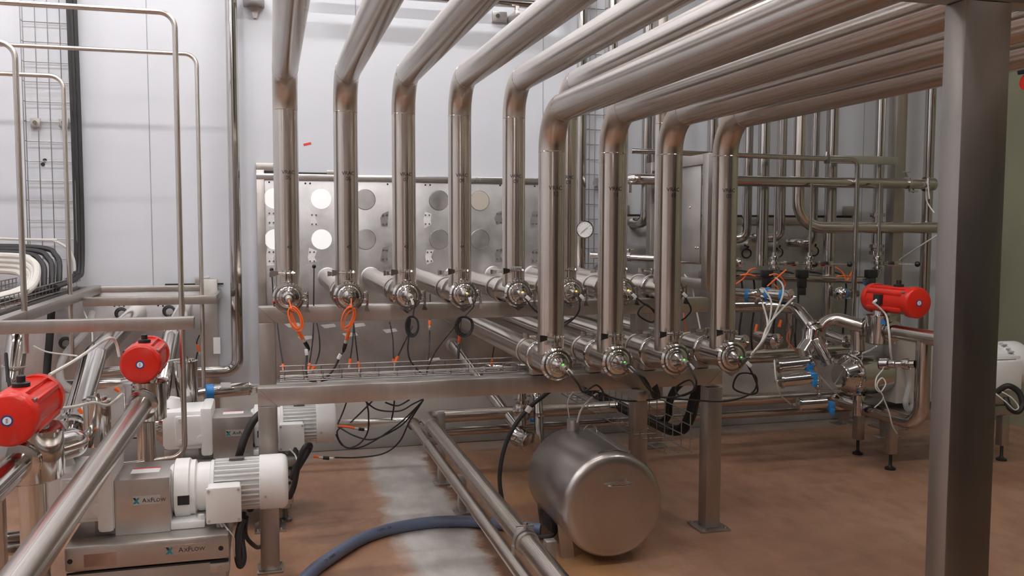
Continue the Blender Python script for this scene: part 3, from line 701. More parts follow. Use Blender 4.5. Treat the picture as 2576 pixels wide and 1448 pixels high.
    MB().bb((X(-.248), y - .175, za - .098), (X(-.122), y - .163, za + .038), .006).build('lid', 'white_paint', tb)
    for a in (-.238, -.132):
        for b_ in (-.086, .027): MB().cyl((X(a), y - .178, za + b_), (X(a), y - .17, za + b_), .0055, seg=8).build('screw', 'tag_grey', tb)
    for a in (-.205, -.165): MB().lathe((X(a), y - .13, za - .095), (0, 0, -1), [(0, .016), (.012, .016), (.014, .011), (.03, .010)], 12).build('cable_gland', 'tag_grey', t)
    MB().bb((X(-.17), y - .03, za + .099), (X(-.115), y + .005, za + .1075), .001).build('name_plate', 'dark_steel', t)
    return za, zb
pump_set(0, 3.55, 0, 'near', True)
pump_set(.27, 4.70, -.03, 'second', False)
# motor cables, near pump
tag(MB().cable([P(612, 1305, 3.42), P(600, 1340, 3.40), P(598, 1400, 3.40), P(605, 1422, 3.42), P(612, 1400, 3.46), P(606, 1340, 3.55), P(612, 1290, 3.62)], .013, 10).build('motor_cable', 'rubber'), 'thick black cable hanging in a bight below the near motor', 'cable')
tag(MB().cable([P(620, 1300, 3.55), P(618, 1345, 3.6), P(640, 1372, 3.7), P(656, 1374, 3.95), P(690, 1350, 4.2)], .009, 8).build('motor_cable', 'rubber'), 'black cable passing behind the front stand post near the floor', 'cable')
t = thing('sensor_cable', 'thin grey cable with a white tag below the near motor', 'cable', P(570, 1340, 3.4))
MB().cable([P(560, 1312, 3.41), P(572, 1330, 3.38), P(588, 1352, 3.38), P(590, 1390, 3.39), P(600, 1420, 3.4)], .003, 8).build('lead', 'white_tube', t)
MB().bar(P(552, 1308, 3.405), P(561, 1325, 3.395), .012, .004, .001).build('tag', 'tag_white', t)
# cables second pump
tag(MB().cable([P(665, 1032, 4.35), P(640, 1055, 4.32), P(618, 1095, 4.3), P(606, 1130, 4.28), P(600, 1160, 4.3), P(604, 1215, 4.35), P(630, 1280, 4.5)], .018, 12).build('motor_cable', 'rubber'), 'thick black cable arching down behind the near motor and front post', 'cable')
tag(MB().cable([P(740, 1110, 4.55), P(745, 1160, 4.5), P(735, 1200, 4.4), P(748, 1180, 4.35), P(780, 1125, 4.35), P(768, 1123, 4.3), P(752, 1160, 4.3), P(740, 1220, 4.35), P(728, 1250, 4.4)], .014, 10).build('motor_cable', 'rubber'), 'black cable looped to the right of the front post beside the motors', 'cable')
tag(MB().cable([P(730, 1130, 4.5), P(745, 1150, 4.4), P(748, 1185, 4.35), P(735, 1220, 4.35)], .004, 8).build('earth_cable', 'white_tube'), 'thin pale cable beside the looped black motor cable', 'cable')

# ------------------------------------------------------------------ red pneumatic valve actuators
def actuator(c, yaw, L, r, which, lugs=True):
    # cap centre c, body runs +y (rotated by yaw) for L
    t = thing('valve_actuator', 'red pneumatic actuator %s' % which, 'actuator', c)
    Rm = Matrix.Rotation(yaw, 3, 'Z'); c = V(c)
    q = lambda x, y, z: c + Rm @ V((x, y, z))
    d = Rm @ V((0, 1, 0))
    MB().lathe(c, d, [(0, r * .86), (.004, r * .93), (.014, r), (.055, r)], 40).build('end_cap', 'red_paint', t)
    MB().lathe(c + d * L, -d, [(0, r * .86), (.004, r * .93), (.014, r), (.055, r)], 40).build('end_cap', 'red_paint', t)
    prof = []
    for k in range(48):
        a = 2 * PI * k / 48; rr = r * .93
        x, z = math.sin(a) * rr, math.cos(a) * rr
        z = max(min(z, r * .74), -r * .80)
        if abs(z) > r * .5 and abs(x) > r * .35: x *= 1.12
        prof.append((x, z))
    MB().prism([q(x, .05, z) for x, z in prof], d * (L - .10)).build('body', 'red_paint', t)
    MB().box(q(0, L / 2, r * .80), (r * .95, L - .10, r * .22), .006, Rm).build('top_rail', 'red_paint', t)
    for s_ in (-1, 1):
        MB().box(q(s_ * r * .78, L / 2, r * .52), (r * .22, L - .11, r * .26), .006, Rm).build('side_rib', 'red_paint', t)
        MB().box(q(s_ * r * .80, L / 2, -r * .50), (r * .22, L - .11, r * .26), .006, Rm).build('side_rib', 'red_paint', t)
    for s_ in (-1, 1):
        for z in (.62, -.66): MB().cyl(q(s_ * r * .78, .03, z * r), q(s_ * r * .78, .062, z * r), r * .085, seg=10).build('cap_screw', 'polished', t)
    bd = MB().cyl(c - d * .0015, c + d * .002, r * .21, seg=28).build('badge', 'navy', t)
    MB().cyl(c - d * .0025, c, r * .145, seg=28).build('badge_disc', 'tag_white', bd)
    flat_text(MB(), 'V/A', r * .12, c - d * .003, Rm @ V((0, 0, 1)) , Rm @ V((-1, 0, 0)), .0004).build('badge_mark', 'navy', bd)
    MB().lathe(q(0, L * .42, r * .9), (0, 0, 1), [(0, r * .32), (r * .16, r * .32), (r * .2, r * .2), (r * .2, r * .16), (r * .42, r * .16), (r * .45, r * .13)], 20).build('position_knob', 'black', t)
    return t, q
def valve_body(c, r, h, lab, ports, rp=.0425):
    t = thing('ball_valve', lab, 'valve', V(c) - V((0, 0, h / 2)))
    c = V(c)
    MB().lathe(c - V((0, 0, h / 2)), (0, 0, 1), [(0, r * .9), (.006, r), (h - .006, r), (h, r * .95)], 40).build('body', 'polished', t)
    MB().lathe(c + V((0, 0, h / 2 - .004)), (0, 0, 1), [(0, r * 1.12), (.008, r * 1.12), (.010, r * .6), (.035, r * .55)], 36).build('top_flange', 'polished', t)
    for d in ports:
        d = V(d).normalized()
        MB().lathe(c + d * (r * .85), d, [(0, rp * 1.2), (.012, rp * 1.2), (.014, rp * 1.5), (.026, rp * 1.5), (.030, rp * 1.2), (.040, rp * 1.2), (.042, rp * 1.5), (.054, rp * 1.5), (.058, rp * 1.02)], 30).build('union', 'polished', t)
    return t
cm = P(352, 917, 3.95)
t, q = actuator(cm, 0, .36, .082, 'above the second pump in the middle of the left cluster')
vm = V((cm.x - .005, 4.12, .735))
valve_body(vm, .088, .17, 'polished ball valve under the actuator above the second pump', [(0, -1, 0)])
MB().cyl
tag(MB().tube([vm + V((0, -.13, -.002)), V((-.56, .6, .70))], .0425, 0, 28).build('product_pipe', 'pipe'), 'thick steel pipe running diagonally towards the camera at lower left', 'pipe')
tag(MB().tube([vm + V((-.005, .04, -.10)), V((vm.x - .005, 4.16, .02))], .04, 0, 24).build('drop_pipe', 'pipe'), 'upright steel pipe under the ball valve beside the second pump', 'pipe')
cn = P(18, 1058, 3.0)
t, q = actuator(cn, 0, .40, .085, 'nearest the camera at the far left edge')
vn = V((cn.x + .005, 3.22, .74))
valve_body(vn, .105, .17, 'polished ball valve under the actuator at the far left edge', [(0, -1, 0)])
tag(MB().tube([vn + V((0, -.14, -.002)), vn + V((-.01, -1.6, -.02))], .0425, 0, 28).build('product_pipe', 'pipe_bright'), 'shiny steel pipe leaving the far left valve towards the camera', 'pipe')
tag(MB().tube([vn + V((0, .03, -.10)), V((vn.x, 3.25, .02))], .045, 0, 24).build('drop_pipe', 'pipe'), 'upright steel pipe under the ball valve at the far left edge', 'pipe')
# big bent pipe from the left plate down to the near valve
t = thing('product_pipe', 'large shiny bent pipe dropping from the left wall plate to the near valve', 'pipe', P(165, 1085, 4.0))
MB().tube([P(345, 785, 5.92), P(238, 893, 4.75), P(183, 1075, 4.3)], .056, .12, 30).build('tube', 'pipe_bright', t)
e = P(183, 1075, 4.3); dd = (P(238, 893, 4.75) - e).normalized()
MB().lathe(e + dd * .03, -dd, [(0, .057), (.004, .072), (.018, .072), (.022, .057), (.04, .057), (.044, .072), (.058, .072), (.062, .056)], 30).build('union', 'polished', t)
MB().tube([e - dd * .02, e - dd * .12, vn + V((.11, .12, .0)), vn + V((.06, .04, 0))], .05, .06, 26).build('elbow', 'polished', t)
t = thing('product_pipe', 'bent steel pipe dropping from the left wall plate behind the middle actuator', 'pipe', P(410, 1000, 4.8))
MB().tube([P(465, 770, 5.92), P(432, 840, 5.2), P(405, 985, 4.9), P(395, 1080, 4.85)], .048, .12, 28).build('tube', 'pipe_bright', t)
t = thing('product_pipe', 'short upright shiny pipe below the rail at the far left', 'pipe', P(40, 950, 4.9))
MB().tube([P(52, 820, 5.5), P(45, 842, 5.0), P(30, 960, 4.9), P(25, 1060, 4.9)], .05, .08, 28).build('tube', 'pipe_bright', t)
MB().ring(P(36, 920, 4.9), (0.08, 0, 1), .054, .005).build('strap', 'tag_grey', t)
# steel cylinders in the left cluster
def canister(c0, c1, r, lab, cat='valve'):
    t = thing('pneumatic_cylinder', lab, cat, min((V(c0), V(c1)), key=lambda v: v.z))
    c0, c1 = V(c0), V(c1); d = (c1 - c0); L = d.length; d.normalize()
    MB().lathe(c0, d, [(0, r * .9), (.003, r), (L - .003, r), (L, r * .95)], 32).build('barrel', 'polished', t)
    MB().lathe(c1, d, [(0, r * 1.06), (.006, r * 1.06), (.008, r * .8), (.016, r * .74), (.017, r * .25), (.03, r * .2)], 32).build('cap', 'polished', t)
    return t, d
c = P(247, 1120, 3.95); canister(c, c + V((0, 0, .19)), .053, 'upright polished cylinder left of the diagonal pipe')
c = P(470, 1012, 4.95); canister(c, c + V((0, 0, .22)), .058, 'upright steel cylinder behind the two thin pipes at left')
c0 = P(532, 984, 5.3); t, d = canister(c0, P(625, 976, 5.34), .040, 'shiny horizontal cylinder with blue collar below the wall pipe elbow')
MB().lathe(c0, -d, [(-.01, .043), (.03, .043), (.034, .036)], 24).build('collar', 'blue', t)
MB().tube([c0 + V((-.03, 0, 0)), c0 + V((-.12, .0, -.01)), c0 + V((-.16, .02, -.08))], .022, .03, 16).build('stem', 'polished', t)
c1 = P(632, 976, 5.34); MB().tube([c1, c1 + V((.03, 0, 0)), c1 + V((.03, 0, -.03))], .005, .008, 8).build('air_fitting', 'polished', t)
MB().bar(P(555, 968, 5.258), P(580, 968, 5.262), .002, .03, 0).build('sticker', 'tag_white', t)
# horizontal services behind the left cluster
tag(MB().tube([P(150, 968, 5.45), P(330, 962, 5.45)], .03, 0, 20).build('cross_pipe', 'pipe_bright'), 'level steel pipe behind the large bent pipe at left', 'pipe')
tag(MB().tube([P(235, 938, 5.6), P(338, 930, 5.6)], .03, 0, 20).build('cross_pipe', 'pipe_bright'), 'upper level steel pipe left of the middle actuator', 'pipe')
for k, (py, yy, r) in enumerate(((1168, 4.3, .012), (1186, 4.3, .012), (1200, 4.3, .016))):
    tag(MB().tube([P(285, py + 4, yy), P(345, py - 4, yy), P(380, py - 7, yy)], r, 0, 12).build('drain_tube', 'pipe_bright'), 'short level steel tube below the diagonal pipe, %s of three' % ('topmost', 'middle', 'lowest')[k], 'pipe')
for k, (py, r) in enumerate(((1350, .022), (1378, .03))):
    tag(MB().tube([P(-60, py + 6, 3.9), P(65, py - 3, 3.9)], r, 0, 14).build('drain_tube', 'pipe_bright'), 'level steel pipe low at the far left edge, %s of two' % ('upper', 'lower')[k], 'pipe')
# dark standpipe and loose hoses against the left plate
tag(MB().cable([P(130, 770, 5.85), P(125, 850, 5.8), P(118, 930, 5.75), P(116, 1010, 5.7), (P(120, 1080, 5.6).x, 5.6, .02)], .022, 12).build('drain_hose', 'rubber'), 'thick black hose hanging in front of the soiled left plate', 'hose')
tag(MB().cable([P(20, 960, 4.6), P(15, 890, 4.65), P(22, 960, 4.55), P(40, 1020, 4.5)], .008, 8).build('air_hose', 'rubber'), 'thin black hose at the far left edge above the actuator', 'hose')
tag(MB().cable([P(232, 785, 5.7), P(218, 830, 5.6), P(165, 890, 5.4), P(150, 940, 5.3), P(172, 975, 5.2), P(235, 990, 5.1), P(330, 968, 5.0)], .020, 12).build('clear_hose', 'film'), 'translucent hose curling behind the large bent pipe', 'hose')
def white_air(pts, lab, r=.004): return tag(MB().cable(pts, r, 8).build('air_hose', 'white_tube'), lab, 'hose')
white_air([P(85, 870, 4.6), P(120, 885, 4.5), P(195, 895, 4.3)], 'short white air hose crossing in front of the soiled left plate')
white_air([P(125, 942, 3.3), P(190, 905, 3.5), P(255, 860, 3.8), P(280, 850, 4.0), P(292, 862, 4.05), P(300, 897, 4.05)], 'white air hose arching between the two left red actuators', .006)
white_air([P(208, 775, 5.4), P(222, 810, 5.3), P(232, 840, 5.2), P(230, 890, 5.0)], 'white air hose hanging in front of the left plate')
white_air([P(143, 1028, 3.4), P(190, 1022, 3.6), P(235, 1012, 3.8), P(272, 1018, 3.9), P(308, 990, 4.0)], 'white air hose joining the near actuator to the upright cylinder', .006)
white_air([P(398, 920, 4.3), P(425, 908, 4.5), P(458, 903, 4.7)], 'white air hose running right from the middle actuator', .005)
for (px, py, lab) in ((165, 862, 'upper left of'), (305, 788, 'upper middle of'), (425, 782, 'upper right of')):
    c = P(px, py, 5.88)
    tag(MB().ring(c, (0, 1, .1), .032, .008, 22, 8).ring(c + V((.006, -.014, -.004)), (0.1, 1, 0), .030, .007, 22, 8).build('cable_coil', 'rubber'), 'small coil of black cable hung at the %s the soiled left plate' % lab, 'cable')
def plug_lead(pts, lab, r=.0035):
    # black lead with an orange connector at its end
    t = thing('sensor_cable', lab, 'cable', min([V(p) for p in pts], key=lambda v: v.z))
    MB().cable(pts, r, 8).build('lead', 'rubber', t)
    e = V(pts[-1]); d = (V(pts[-1]) - V(pts[-2])).normalized()
    MB().lathe(e - d * .005, d, [(0, .006), (.004, .009), (.04, .008), (.045, .005)], 12).build('plug', 'orange', t)
    MB().lathe(e + d * .04, d, [(0, .007), (.018, .007), (.02, .004), (.03, .004)], 10).build('socket', 'tag_grey', t)
    return t
plug_lead([P(502, 842, 5.6), P(495, 860, 5.6), P(497, 868, 5.6)], 'black lead with orange plug beside the second thin pipe')
tag(MB().cable([P(497, 885, 5.6), P(493, 905, 5.6), P(494, 925, 5.58)], .004, 8).build('lead', 'rubber'), 'short black lead under the orange plug by the thin pipes', 'cable')
for (a, b_, yy, lab) in (((195, 1112), (225, 1104), 3.8, 'below the near actuator'), ((290, 975), (300, 985), 4.4, 'left of the middle ball valve'), ((198, 1028), (208, 1040), 4.2, 'behind the near actuator hose')):
    tag(MB().cyl(P(*a, yy), P(*b_, yy), .010, .007, 12).build('cable_plug', 'orange'), 'orange cable plug %s' % lab, 'plug')

# ------------------------------------------------------------------ tank on the floor
TX, TY0, TY1, TR, TZ = 1.444, 3.56, 4.14, .236, .268
t = thing('buffer_tank', 'horizontal steel tank lying on the floor under the risers', 'tank', (TX, (TY0 + TY1) / 2, 0))
MB().lathe((TX, TY0, TZ), (0, 1, 0), [(0, TR * .86), (.004, TR * .93), (.014, TR * .975), (.03, TR), (TY1 - TY0 - .03, TR), (TY1 - TY0 - .01, TR * .96), (TY1 - TY0, TR * .85)], 64).build('shell', 'tank', t, smooth=50)
MB().lathe((TX, TY0 + .0005, TZ), (0, -1, 0), [(0, TR * .86), (.003, TR * .6), (.0045, .01)], 64).build('front_head', 'tank', t)
hx, hz = TX + .015, TZ + .105
MB().tube([(hx - .055, TY0, hz), (hx - .055, TY0 - .035, hz), (hx + .055, TY0 - .035, hz), (hx + .055, TY0, hz)], .0055, .012, 10).build('handle', 'polished', t)
pts = [V((TX + math.sin(a) * (TR + .002), TY0 + .05, TZ + math.cos(a) * (TR + .002))) for a in [-.25 + .05 * k for k in range(13)]]
MB().sweep(pts, .004, 8).build('weld_bead', 'pipe_bright', t)
for s_ in (-1, 1):
    for yy in (TY0 + .14, TY1 - .12):
        MB().prism([(TX + s_ * .135, yy, 0), (TX + s_ * .195, yy, 0), (TX + s_ * .215, yy, .16), (TX + s_ * .150, yy, .12)], (0, .012, 0)).build('leg', 'sheet', t)
MB().bb((TX - .20, TY1 - .30, .07), (TX - .165, TY1 - .16, .17), .004).build('junction_box', 'black', t)
nz = MB().cyl((TX - .02, TY1 - .08, TZ + TR - .01), (TX - .02, TY1 - .08, TZ + TR + .05), .03).build('nozzle', 'sheet', t)
MB().bb((TX + .06, TY0 + .06, TZ + TR - .02), (TX + .10, TY1 - .06, TZ + TR - .005), .004).build('top_channel', 'sheet', t)
MB().ring((TX + .04, TY1 - .16, TZ + TR + .0), (0, 1, 0), .035, .004).build('lifting_eye', 'polished', t)
white_air([P(1452, 1062, 3.95), P(1462, 1030, 3.95), P(1485, 1003, 4.0), P(1510, 985, 4.1), P(1545, 978, 4.2)], 'white tube curving up from the top of the floor tank', .005)
white_air([P(1432, 1050, 4.1), P(1428, 1010, 4.1), P(1442, 985, 4.15)], 'thin white tube rising behind the floor tank', .003)

# ------------------------------------------------------------------ floor pipes
FX, FZ = .868, .37
t = thing('floor_pipe', 'thick steel pipe on low posts crossing the floor towards the camera', 'pipe', (FX, 3, FZ - .04))
MB().tube([(FX, .8, FZ), (FX, 5.12, FZ), (4.2, 5.12, FZ)], .0385, .075, 28).build('tube', 'pipe', t)
for yy in (4.88, 2.95): MB().lathe((FX, yy - .01, FZ), (0, 1, 0), [(0, .039), (0, .043), (.02, .043), (.02, .039)], 28).build('sleeve', 'sheet', t)
mb = MB(); yc = 2.98
MB().lathe((FX, yc - .014, FZ), (0, 1, 0), [(0, .039), (0, .046), (.028, .046), (.028, .039)], 28).build('clamp', 'sheet', t)
MB().bb((FX - .006, yc - .01, FZ + .04), (FX + .006, yc + .01, FZ + .07), .002).build('clamp_ear', 'polished', t)
MB().cyl((FX - .035, yc, FZ + .056), (FX + .03, yc, FZ + .056), .005, seg=8).build('clamp_bolt', 'polished', t)
MB().bb((FX - .05, yc - .012, FZ - .09), (FX - .042, yc + .012, FZ - .01), .001).build('clamp_strap', 'sheet', t)
t = thing('floor_pipe', 'thinner steel pipe running beside the thick floor pipe', 'pipe', (FX - .05, 3, .25))
MB().tube([(FX - .05, .8, .303), (FX - .05, 5.30, .303)], .026, 0, 24).build('tube', 'pipe', t)
MB().lathe((FX - .05, 5.25, .303), (0, 1, 0), [(0, .027), (0, .038), (.022, .038), (.022, .027)], 24).build('union', 'polished', t)
MB().tube([(FX - .05, 5.30, .303), (FX - .05, 5.34, .303), (-.2, 5.42, .303)], .026, .03, 24).build('elbow_run', 'pipe_bright', t)
for yy in (4.7,): MB().lathe((FX - .05, yy, .303), (0, 1, 0), [(0, .027), (0, .031), (.02, .031), (.02, .027)], 24).build('sleeve', 'sheet', t)
tag(MB().tube([(FX + .02, 5.17, .262), (4.0, 5.17, .262)], .026, 0, 24).build('floor_pipe', 'pipe_bright'), 'lower steel pipe running along the wall behind the tank', 'pipe')
def prop(x, y, h, lab):
    t = thing('pipe_prop', lab, 'post', (x, y, 0))
    MB().bb((x - .02, y - .02, .006), (x + .02, y + .02, h), .002).build('post', 'sheet', t)
    MB().bb((x - .045, y - .045, 0), (x + .045, y + .045, .006), .001).build('foot_plate', 'sheet', t)
    MB().bar((x - .02, y, h - .06), (x - .075, y, h - .06), .03, .006, .001).build('arm', 'sheet', t)
c = P(1388, 1362, 3.0); prop(c.x, 3.02, c.z, 'short square steel prop beside the thick floor pipe near the tank')
c = P(1110, 1037, 5.0); prop(c.x, 5.0, c.z, 'square steel prop at the wall end of the thick floor pipe')
prop(FX + .08, 4.46, .20, 'low square steel prop part way along the floor pipes')
# diagonal pipe from plate to floor valve
t = thing('drain_pipe', 'slanting steel pipe from the wall plate down to the fitting behind the tank', 'pipe', P(1325, 1110, 4.9))
e = P(1318, 1098, 4.9); s0 = P(1140, 868, 5.91)
MB().tube([s0, e], .034, 0, 26).build('tube', 'pipe_bright', t)
MB().lathe(s0, (0, -1, 0), [(-.02, .05), (.004, .05), (.008, .036)], 26).build('collar', 'sheet', t)
MB().lathe(e - V((.02, 0, 0)), (.35, -1, -.15), [(-.04, .05), (-.03, .062), (-.01, .062), (0, .055), (.08, .055), (.09, .062), (.11, .062), (.115, .05)], 28).build('valve_cup', 'polished', t)
t = thing('sight_fitting', 'cloudy round fitting above the slanting drain pipe', 'valve', P(1312, 1065, 4.95))
c = P(1312, 1068, 4.95); MB().lathe(c, (0, 0, 1), [(0, .03), (.03, .03), (.035, .045), (.06, .052), (.11, .052), (.13, .04), (.135, .046), (.15, .046), (.155, .03), (.2, .03)], 28).build('body', 'pipe_bright', t)
MB().lathe(c + V((.05, -.02, .03)), (1, 0, 0), [(0, .012), (.03, .012), (.032, .02), (.05, .02)], 12).build('valve_knob', 'blue', t)
t = thing('drain_pipe', 'steel pipe bending down behind the tank', 'pipe', P(1358, 1130, 4.8))
MB().tube([P(1240, 966, 5.4), P(1352, 990, 4.95), P(1359, 1140, 4.85)], .028, .07, 22).build('tube', 'pipe_bright', t)
MB().lathe(P(1358, 1045, 4.87), (0, 0, 1), [(0, .029), (0, .033), (.01, .033), (.01, .029)], 22).build('seam', 'polished', t)
tag(MB().tube([P(1205, 935, 5.6), P(1225, 925, 5.55), P(1330, 922, 5.5)], .026, .05, 20).build('drain_pipe', 'pipe_bright'), 'short level pipe above the front beam near the wall plate', 'pipe')
# blue-grey hose on the floor
hp = [PZ(*p, .029) for p in ((600, 1760), (680, 1580), (770, 1452), (850, 1390), (920, 1350), (1000, 1326), (1100, 1312), (1210, 1313))] + [V((1.25, 4.02, .029))]
t = thing('floor_hose', 'blue-grey rubber hose curving across the worn floor', 'hose', hp[4] - V((0, 0, .029)))
MB().cable(hp, .0285, 20, 10).build('hose', 'hose_blue', t)
sp = spline(hp, 10)
def hose_txt(i0, txt, size):
    a = sp[i0]; b_ = sp[i0 + 3]; ux = (b_ - a).normalized(); nn = V((ux.y, -ux.x, 0)); out = (nn * .80 + V((0, 0, .60))).normalized(); uz = ux.cross(-out).normalized()
    if uz.z < 0: uz = -uz
    c = a + out * .0292
    path_dir = ux
    return MB().text(txt, size, lambda u, v, d: c + path_dir * u + out * d + uz * v - out * (v * v / .057), .0003)
for i0, txt in ((44, 'EN ISO 5771 - 2.0'), (26, '2.0 - 10 BAR')):
    hose_txt(i0, txt, .017).build('printing', 'ink', t)
# black air hose looping from the beam to the floor
t = thing('air_hose', 'black hose bowing from under the front beam to the floor beside the tank', 'hose', P(1255, 1250, 4.1))
MB().cable([P(1400, 970, 4.2), P(1372, 992, 4.15), P(1328, 1028, 4.1), P(1292, 1075, 4.1), P(1268, 1130, 4.1), P(1257, 1195, 4.1), P(1262, 1250, 4.1), P(1275, 1300, 4.08), P(1310, 1335, 4.02), P(1350, 1350, 3.95), P(1390, 1345, 3.9), P(1400, 1320, 3.9)], .011, 10, 10).build('tube', 'rubber', t)
MB().bar(P(1334, 1022, 4.085), P(1325, 1036, 4.085), .024, .024, .004).build('tag', 'tag_white', t)
# ------------------------------------------------------------------ pipes on the wall above
zc = P(1300, 8, 5.78).z
t = thing('wall_pipe', 'level steel pipe high on the white wall behind the overhead runs', 'pipe', (1.2, 5.78, zc))
MB().tube([(.25, 5.78, zc), (1.95, 5.78, zc), (1.95, 5.78, ZC)], .03, .08, 22).build('tube', 'pipe_bright', t)
c = P(1300, 30, 5.78)
MB().bb((c.x - .012, 5.76, c.z - .03), (c.x + .012, 5.80, zc), .002).build('hanger', 'sheet', t)
MB().bar((c.x, WY, c.z - .02), (c.x, 5.72, c.z - .02), .05, .035, .003).build('wall_bracket', 'sheet', t)
MB().bb((c.x - .13, WY - .03, c.z - .04), (c.x - .03, WY, c.z + .03), .003).build('bracket_plate', 'sheet', t)
MB().cyl((c.x - .095, WY - .036, c.z), (c.x - .095, WY - .02, c.z), .014, seg=12).build('bracket_bolt', 'dark_steel', t)
c = P(640, -4, 5.8)
t = thing('wall_bracket', 'steel bracket high on the wall right of the bare wall pipe', 'bracket', c)
MB().bb((c.x - .07, 5.78, c.z - .02), (c.x + .06, WY, c.z + .03), .003).build('plate', 'sheet', t)
MB().prism([(c.x - .03, WY - .02, c.z - .02), (c.x + .03, WY - .02, c.z - .02), (c.x + .01, WY - .02, c.z - .09), (c.x - .01, WY - .02, c.z - .09)], (0, .02, 0)).build('gusset', 'sheet', t)
# gauge pipe
xg = P(1461, 500, 5.80).x
t = thing('wall_pipe', 'upright steel pipe behind the risers carrying a round pressure gauge', 'pipe', (xg, 5.80, .6))
MB().tube([(xg, 5.80, ZC), (xg, 5.80, .9), (xg, 5.94, .9)], .035, .06, 24).build('tube', 'pipe_bright', t)
cg = P(1470, 577, 5.62)
g = thing('pressure_gauge', 'round dial pressure gauge with white face behind the risers', 'gauge', cg)
nrm = V((-.12, -1, 0)).normalized()
MB().lathe(cg - nrm * .03, nrm, [(0, .045), (.004, .056), (.035, .058), (.04, .060), (.046, .060), (.047, .053), (.044, .052)], 36).build('case', 'polished', g)
fc = MB().cyl(cg + nrm * .012, cg + nrm * .0145, .053, seg=36).build('dial', 'tag_white', g)
gx = V((0, 0, 1)).cross(-nrm).normalized()
if gx.x < 0: gx = -gx
mb = MB()
for k in range(11):
    a = math.radians(-135 + 27 * k); u_ = gx * math.sin(a) + V((0, 0, math.cos(a)))
    mb.bar(cg + nrm * .0155 + u_ * .038, cg + nrm * .0155 + u_ * .046, .002, .001, 0)
mb.build('scale', 'ink', fc)
a = math.radians(50); u_ = gx * math.sin(a) + V((0, 0, math.cos(a)))
MB().bar(cg + nrm * .017 - u_ * .036, cg + nrm * .017 + u_ * .022, .0032, .0015, 0).build('pointer', 'black', fc)
MB().tube([cg - nrm * .028, (xg, 5.80, cg.z - .01)], .012, 0, 12).build('stem', 'polished', g)
# wire tray behind risers
x0, x1 = P(1478, 300, 5.9).x, P(1522, 300, 5.9).x
t = thing('cable_tray', 'narrow upright wire mesh tray on the wall beside the gauge pipe', 'cable tray', ((x0 + x1) / 2, 5.9, .8))
mb = MB()
for k in range(3): mb.cyl((x0 + (x1 - x0) * k / 2, 5.925, .8), (x0 + (x1 - x0) * k / 2, 5.925, ZC), .003, seg=6)
for x in (x0, x1): mb.cyl((x, 5.86, .8), (x, 5.86, ZC), .003, seg=6)
z = .82
while z < ZC: mb.tube([(x0, 5.858, z), (x0, 5.93, z), (x1, 5.93, z), (x1, 5.858, z)], .003, 0, 6); z += .105
mb.build('mesh', 'wire', t)

# ------------------------------------------------------------------ drop pipes on the right of the wall
def drop(px, d, zbot, lab, tail=None, y=5.72, mat='pipe_bright', bend=.09, py=300):
    x = P(px, py, y).x; r = d / 2
    pts = [V((x, y, ZC)), V((x, y, zbot))] + ([V(p) for p in tail(x, zbot)] if tail else [])
    t = thing('drop_pipe', lab, 'pipe', (x, y, zbot), 'pipes dropping down the right part of the wall')
    MB().tube(pts, r, bend, 22).build('tube', mat, t); return t, x
z_of = lambda px, py, y: P(px, py, y).z
towall = lambda x, z: [(x - .01, 5.925, z)]
leftwall = lambda x, z: [(x - .10, 5.80, z), (x - .14, 5.925, z)]
drop(1628, .075, z_of(1628, 560, 5.72), 'wall drop pipe seen through the gap left of the VRAC 10 riser', towall, py=330)
drop(1793, .075, z_of(1793, 560, 5.72), 'wall drop pipe seen left of the VRAC 09 riser', towall, py=330)
drop(1540, .07, 1.2, 'wall drop pipe seen left of the VRAC 11 riser', towall, py=300)
drop(1884, .07, z_of(1878, 600, 5.72), 'first drop pipe right of the VRAC 09 riser, hooking back into the plate', leftwall, bend=.11)
drop(1924, .082, z_of(1915, 668, 5.60), 'second drop pipe right of the VRAC 09 riser, running straight to a valve', None, 5.60)
drop(1969, .07, z_of(1958, 598, 5.74), 'third drop pipe right of the VRAC 09 riser, turning into the plate', leftwall, 5.74)
yh = 5.52; zh3 = z_of(2200, 572, yh)
t, x = drop(2013, .084, zh3, 'wall drop pipe that sweeps right into the long level pipe', lambda x, z: [(P(2435, 575, yh).x, yh, z)], yh, 'pipe', .19)
drop(2052, .065, z_of(2042, 610, 5.76), 'fifth drop pipe right of the VRAC 09 riser, turning into the plate', leftwall, 5.76)
t, x = drop(2095, .085, z_of(2080, 905, 5.62), 'sixth drop pipe right of the VRAC 09 riser, reaching low to a clamp', None, 5.62)
MB().lathe((x, 5.62, z_of(2080, 868, 5.62)), (0, 0, 1), [(0, .043), (0, .055), (.02, .055), (.02, .044), (.03, .044), (.03, .055), (.05, .055), (.05, .043)], 24).build('union', 'polished', t)
t, x = drop(2215, .072, z_of(2205, 640, 5.60), 'wall drop pipe ending in clamps left of the tall square post', None, 5.60)
MB().lathe((x, 5.60, z_of(2208, 545, 5.60)), (0, 0, 1), [(0, .037), (0, .052), (.025, .052), (.03, .037)], 24).build('union', 'polished', t)
MB().lathe((x, 5.60, z_of(2205, 640, 5.60)), (0, 0, 1), [(0, .037), (0, .052), (.025, .052), (.03, .040), (.045, .040), (.05, .052), (.075, .052), (.08, .037)], 24).build('union', 'polished', t)
t, x = drop(2340, .075, .55, 'wall drop pipe just left of the foreground post', lambda x, z: [(x, 5.925, z)], 5.60)
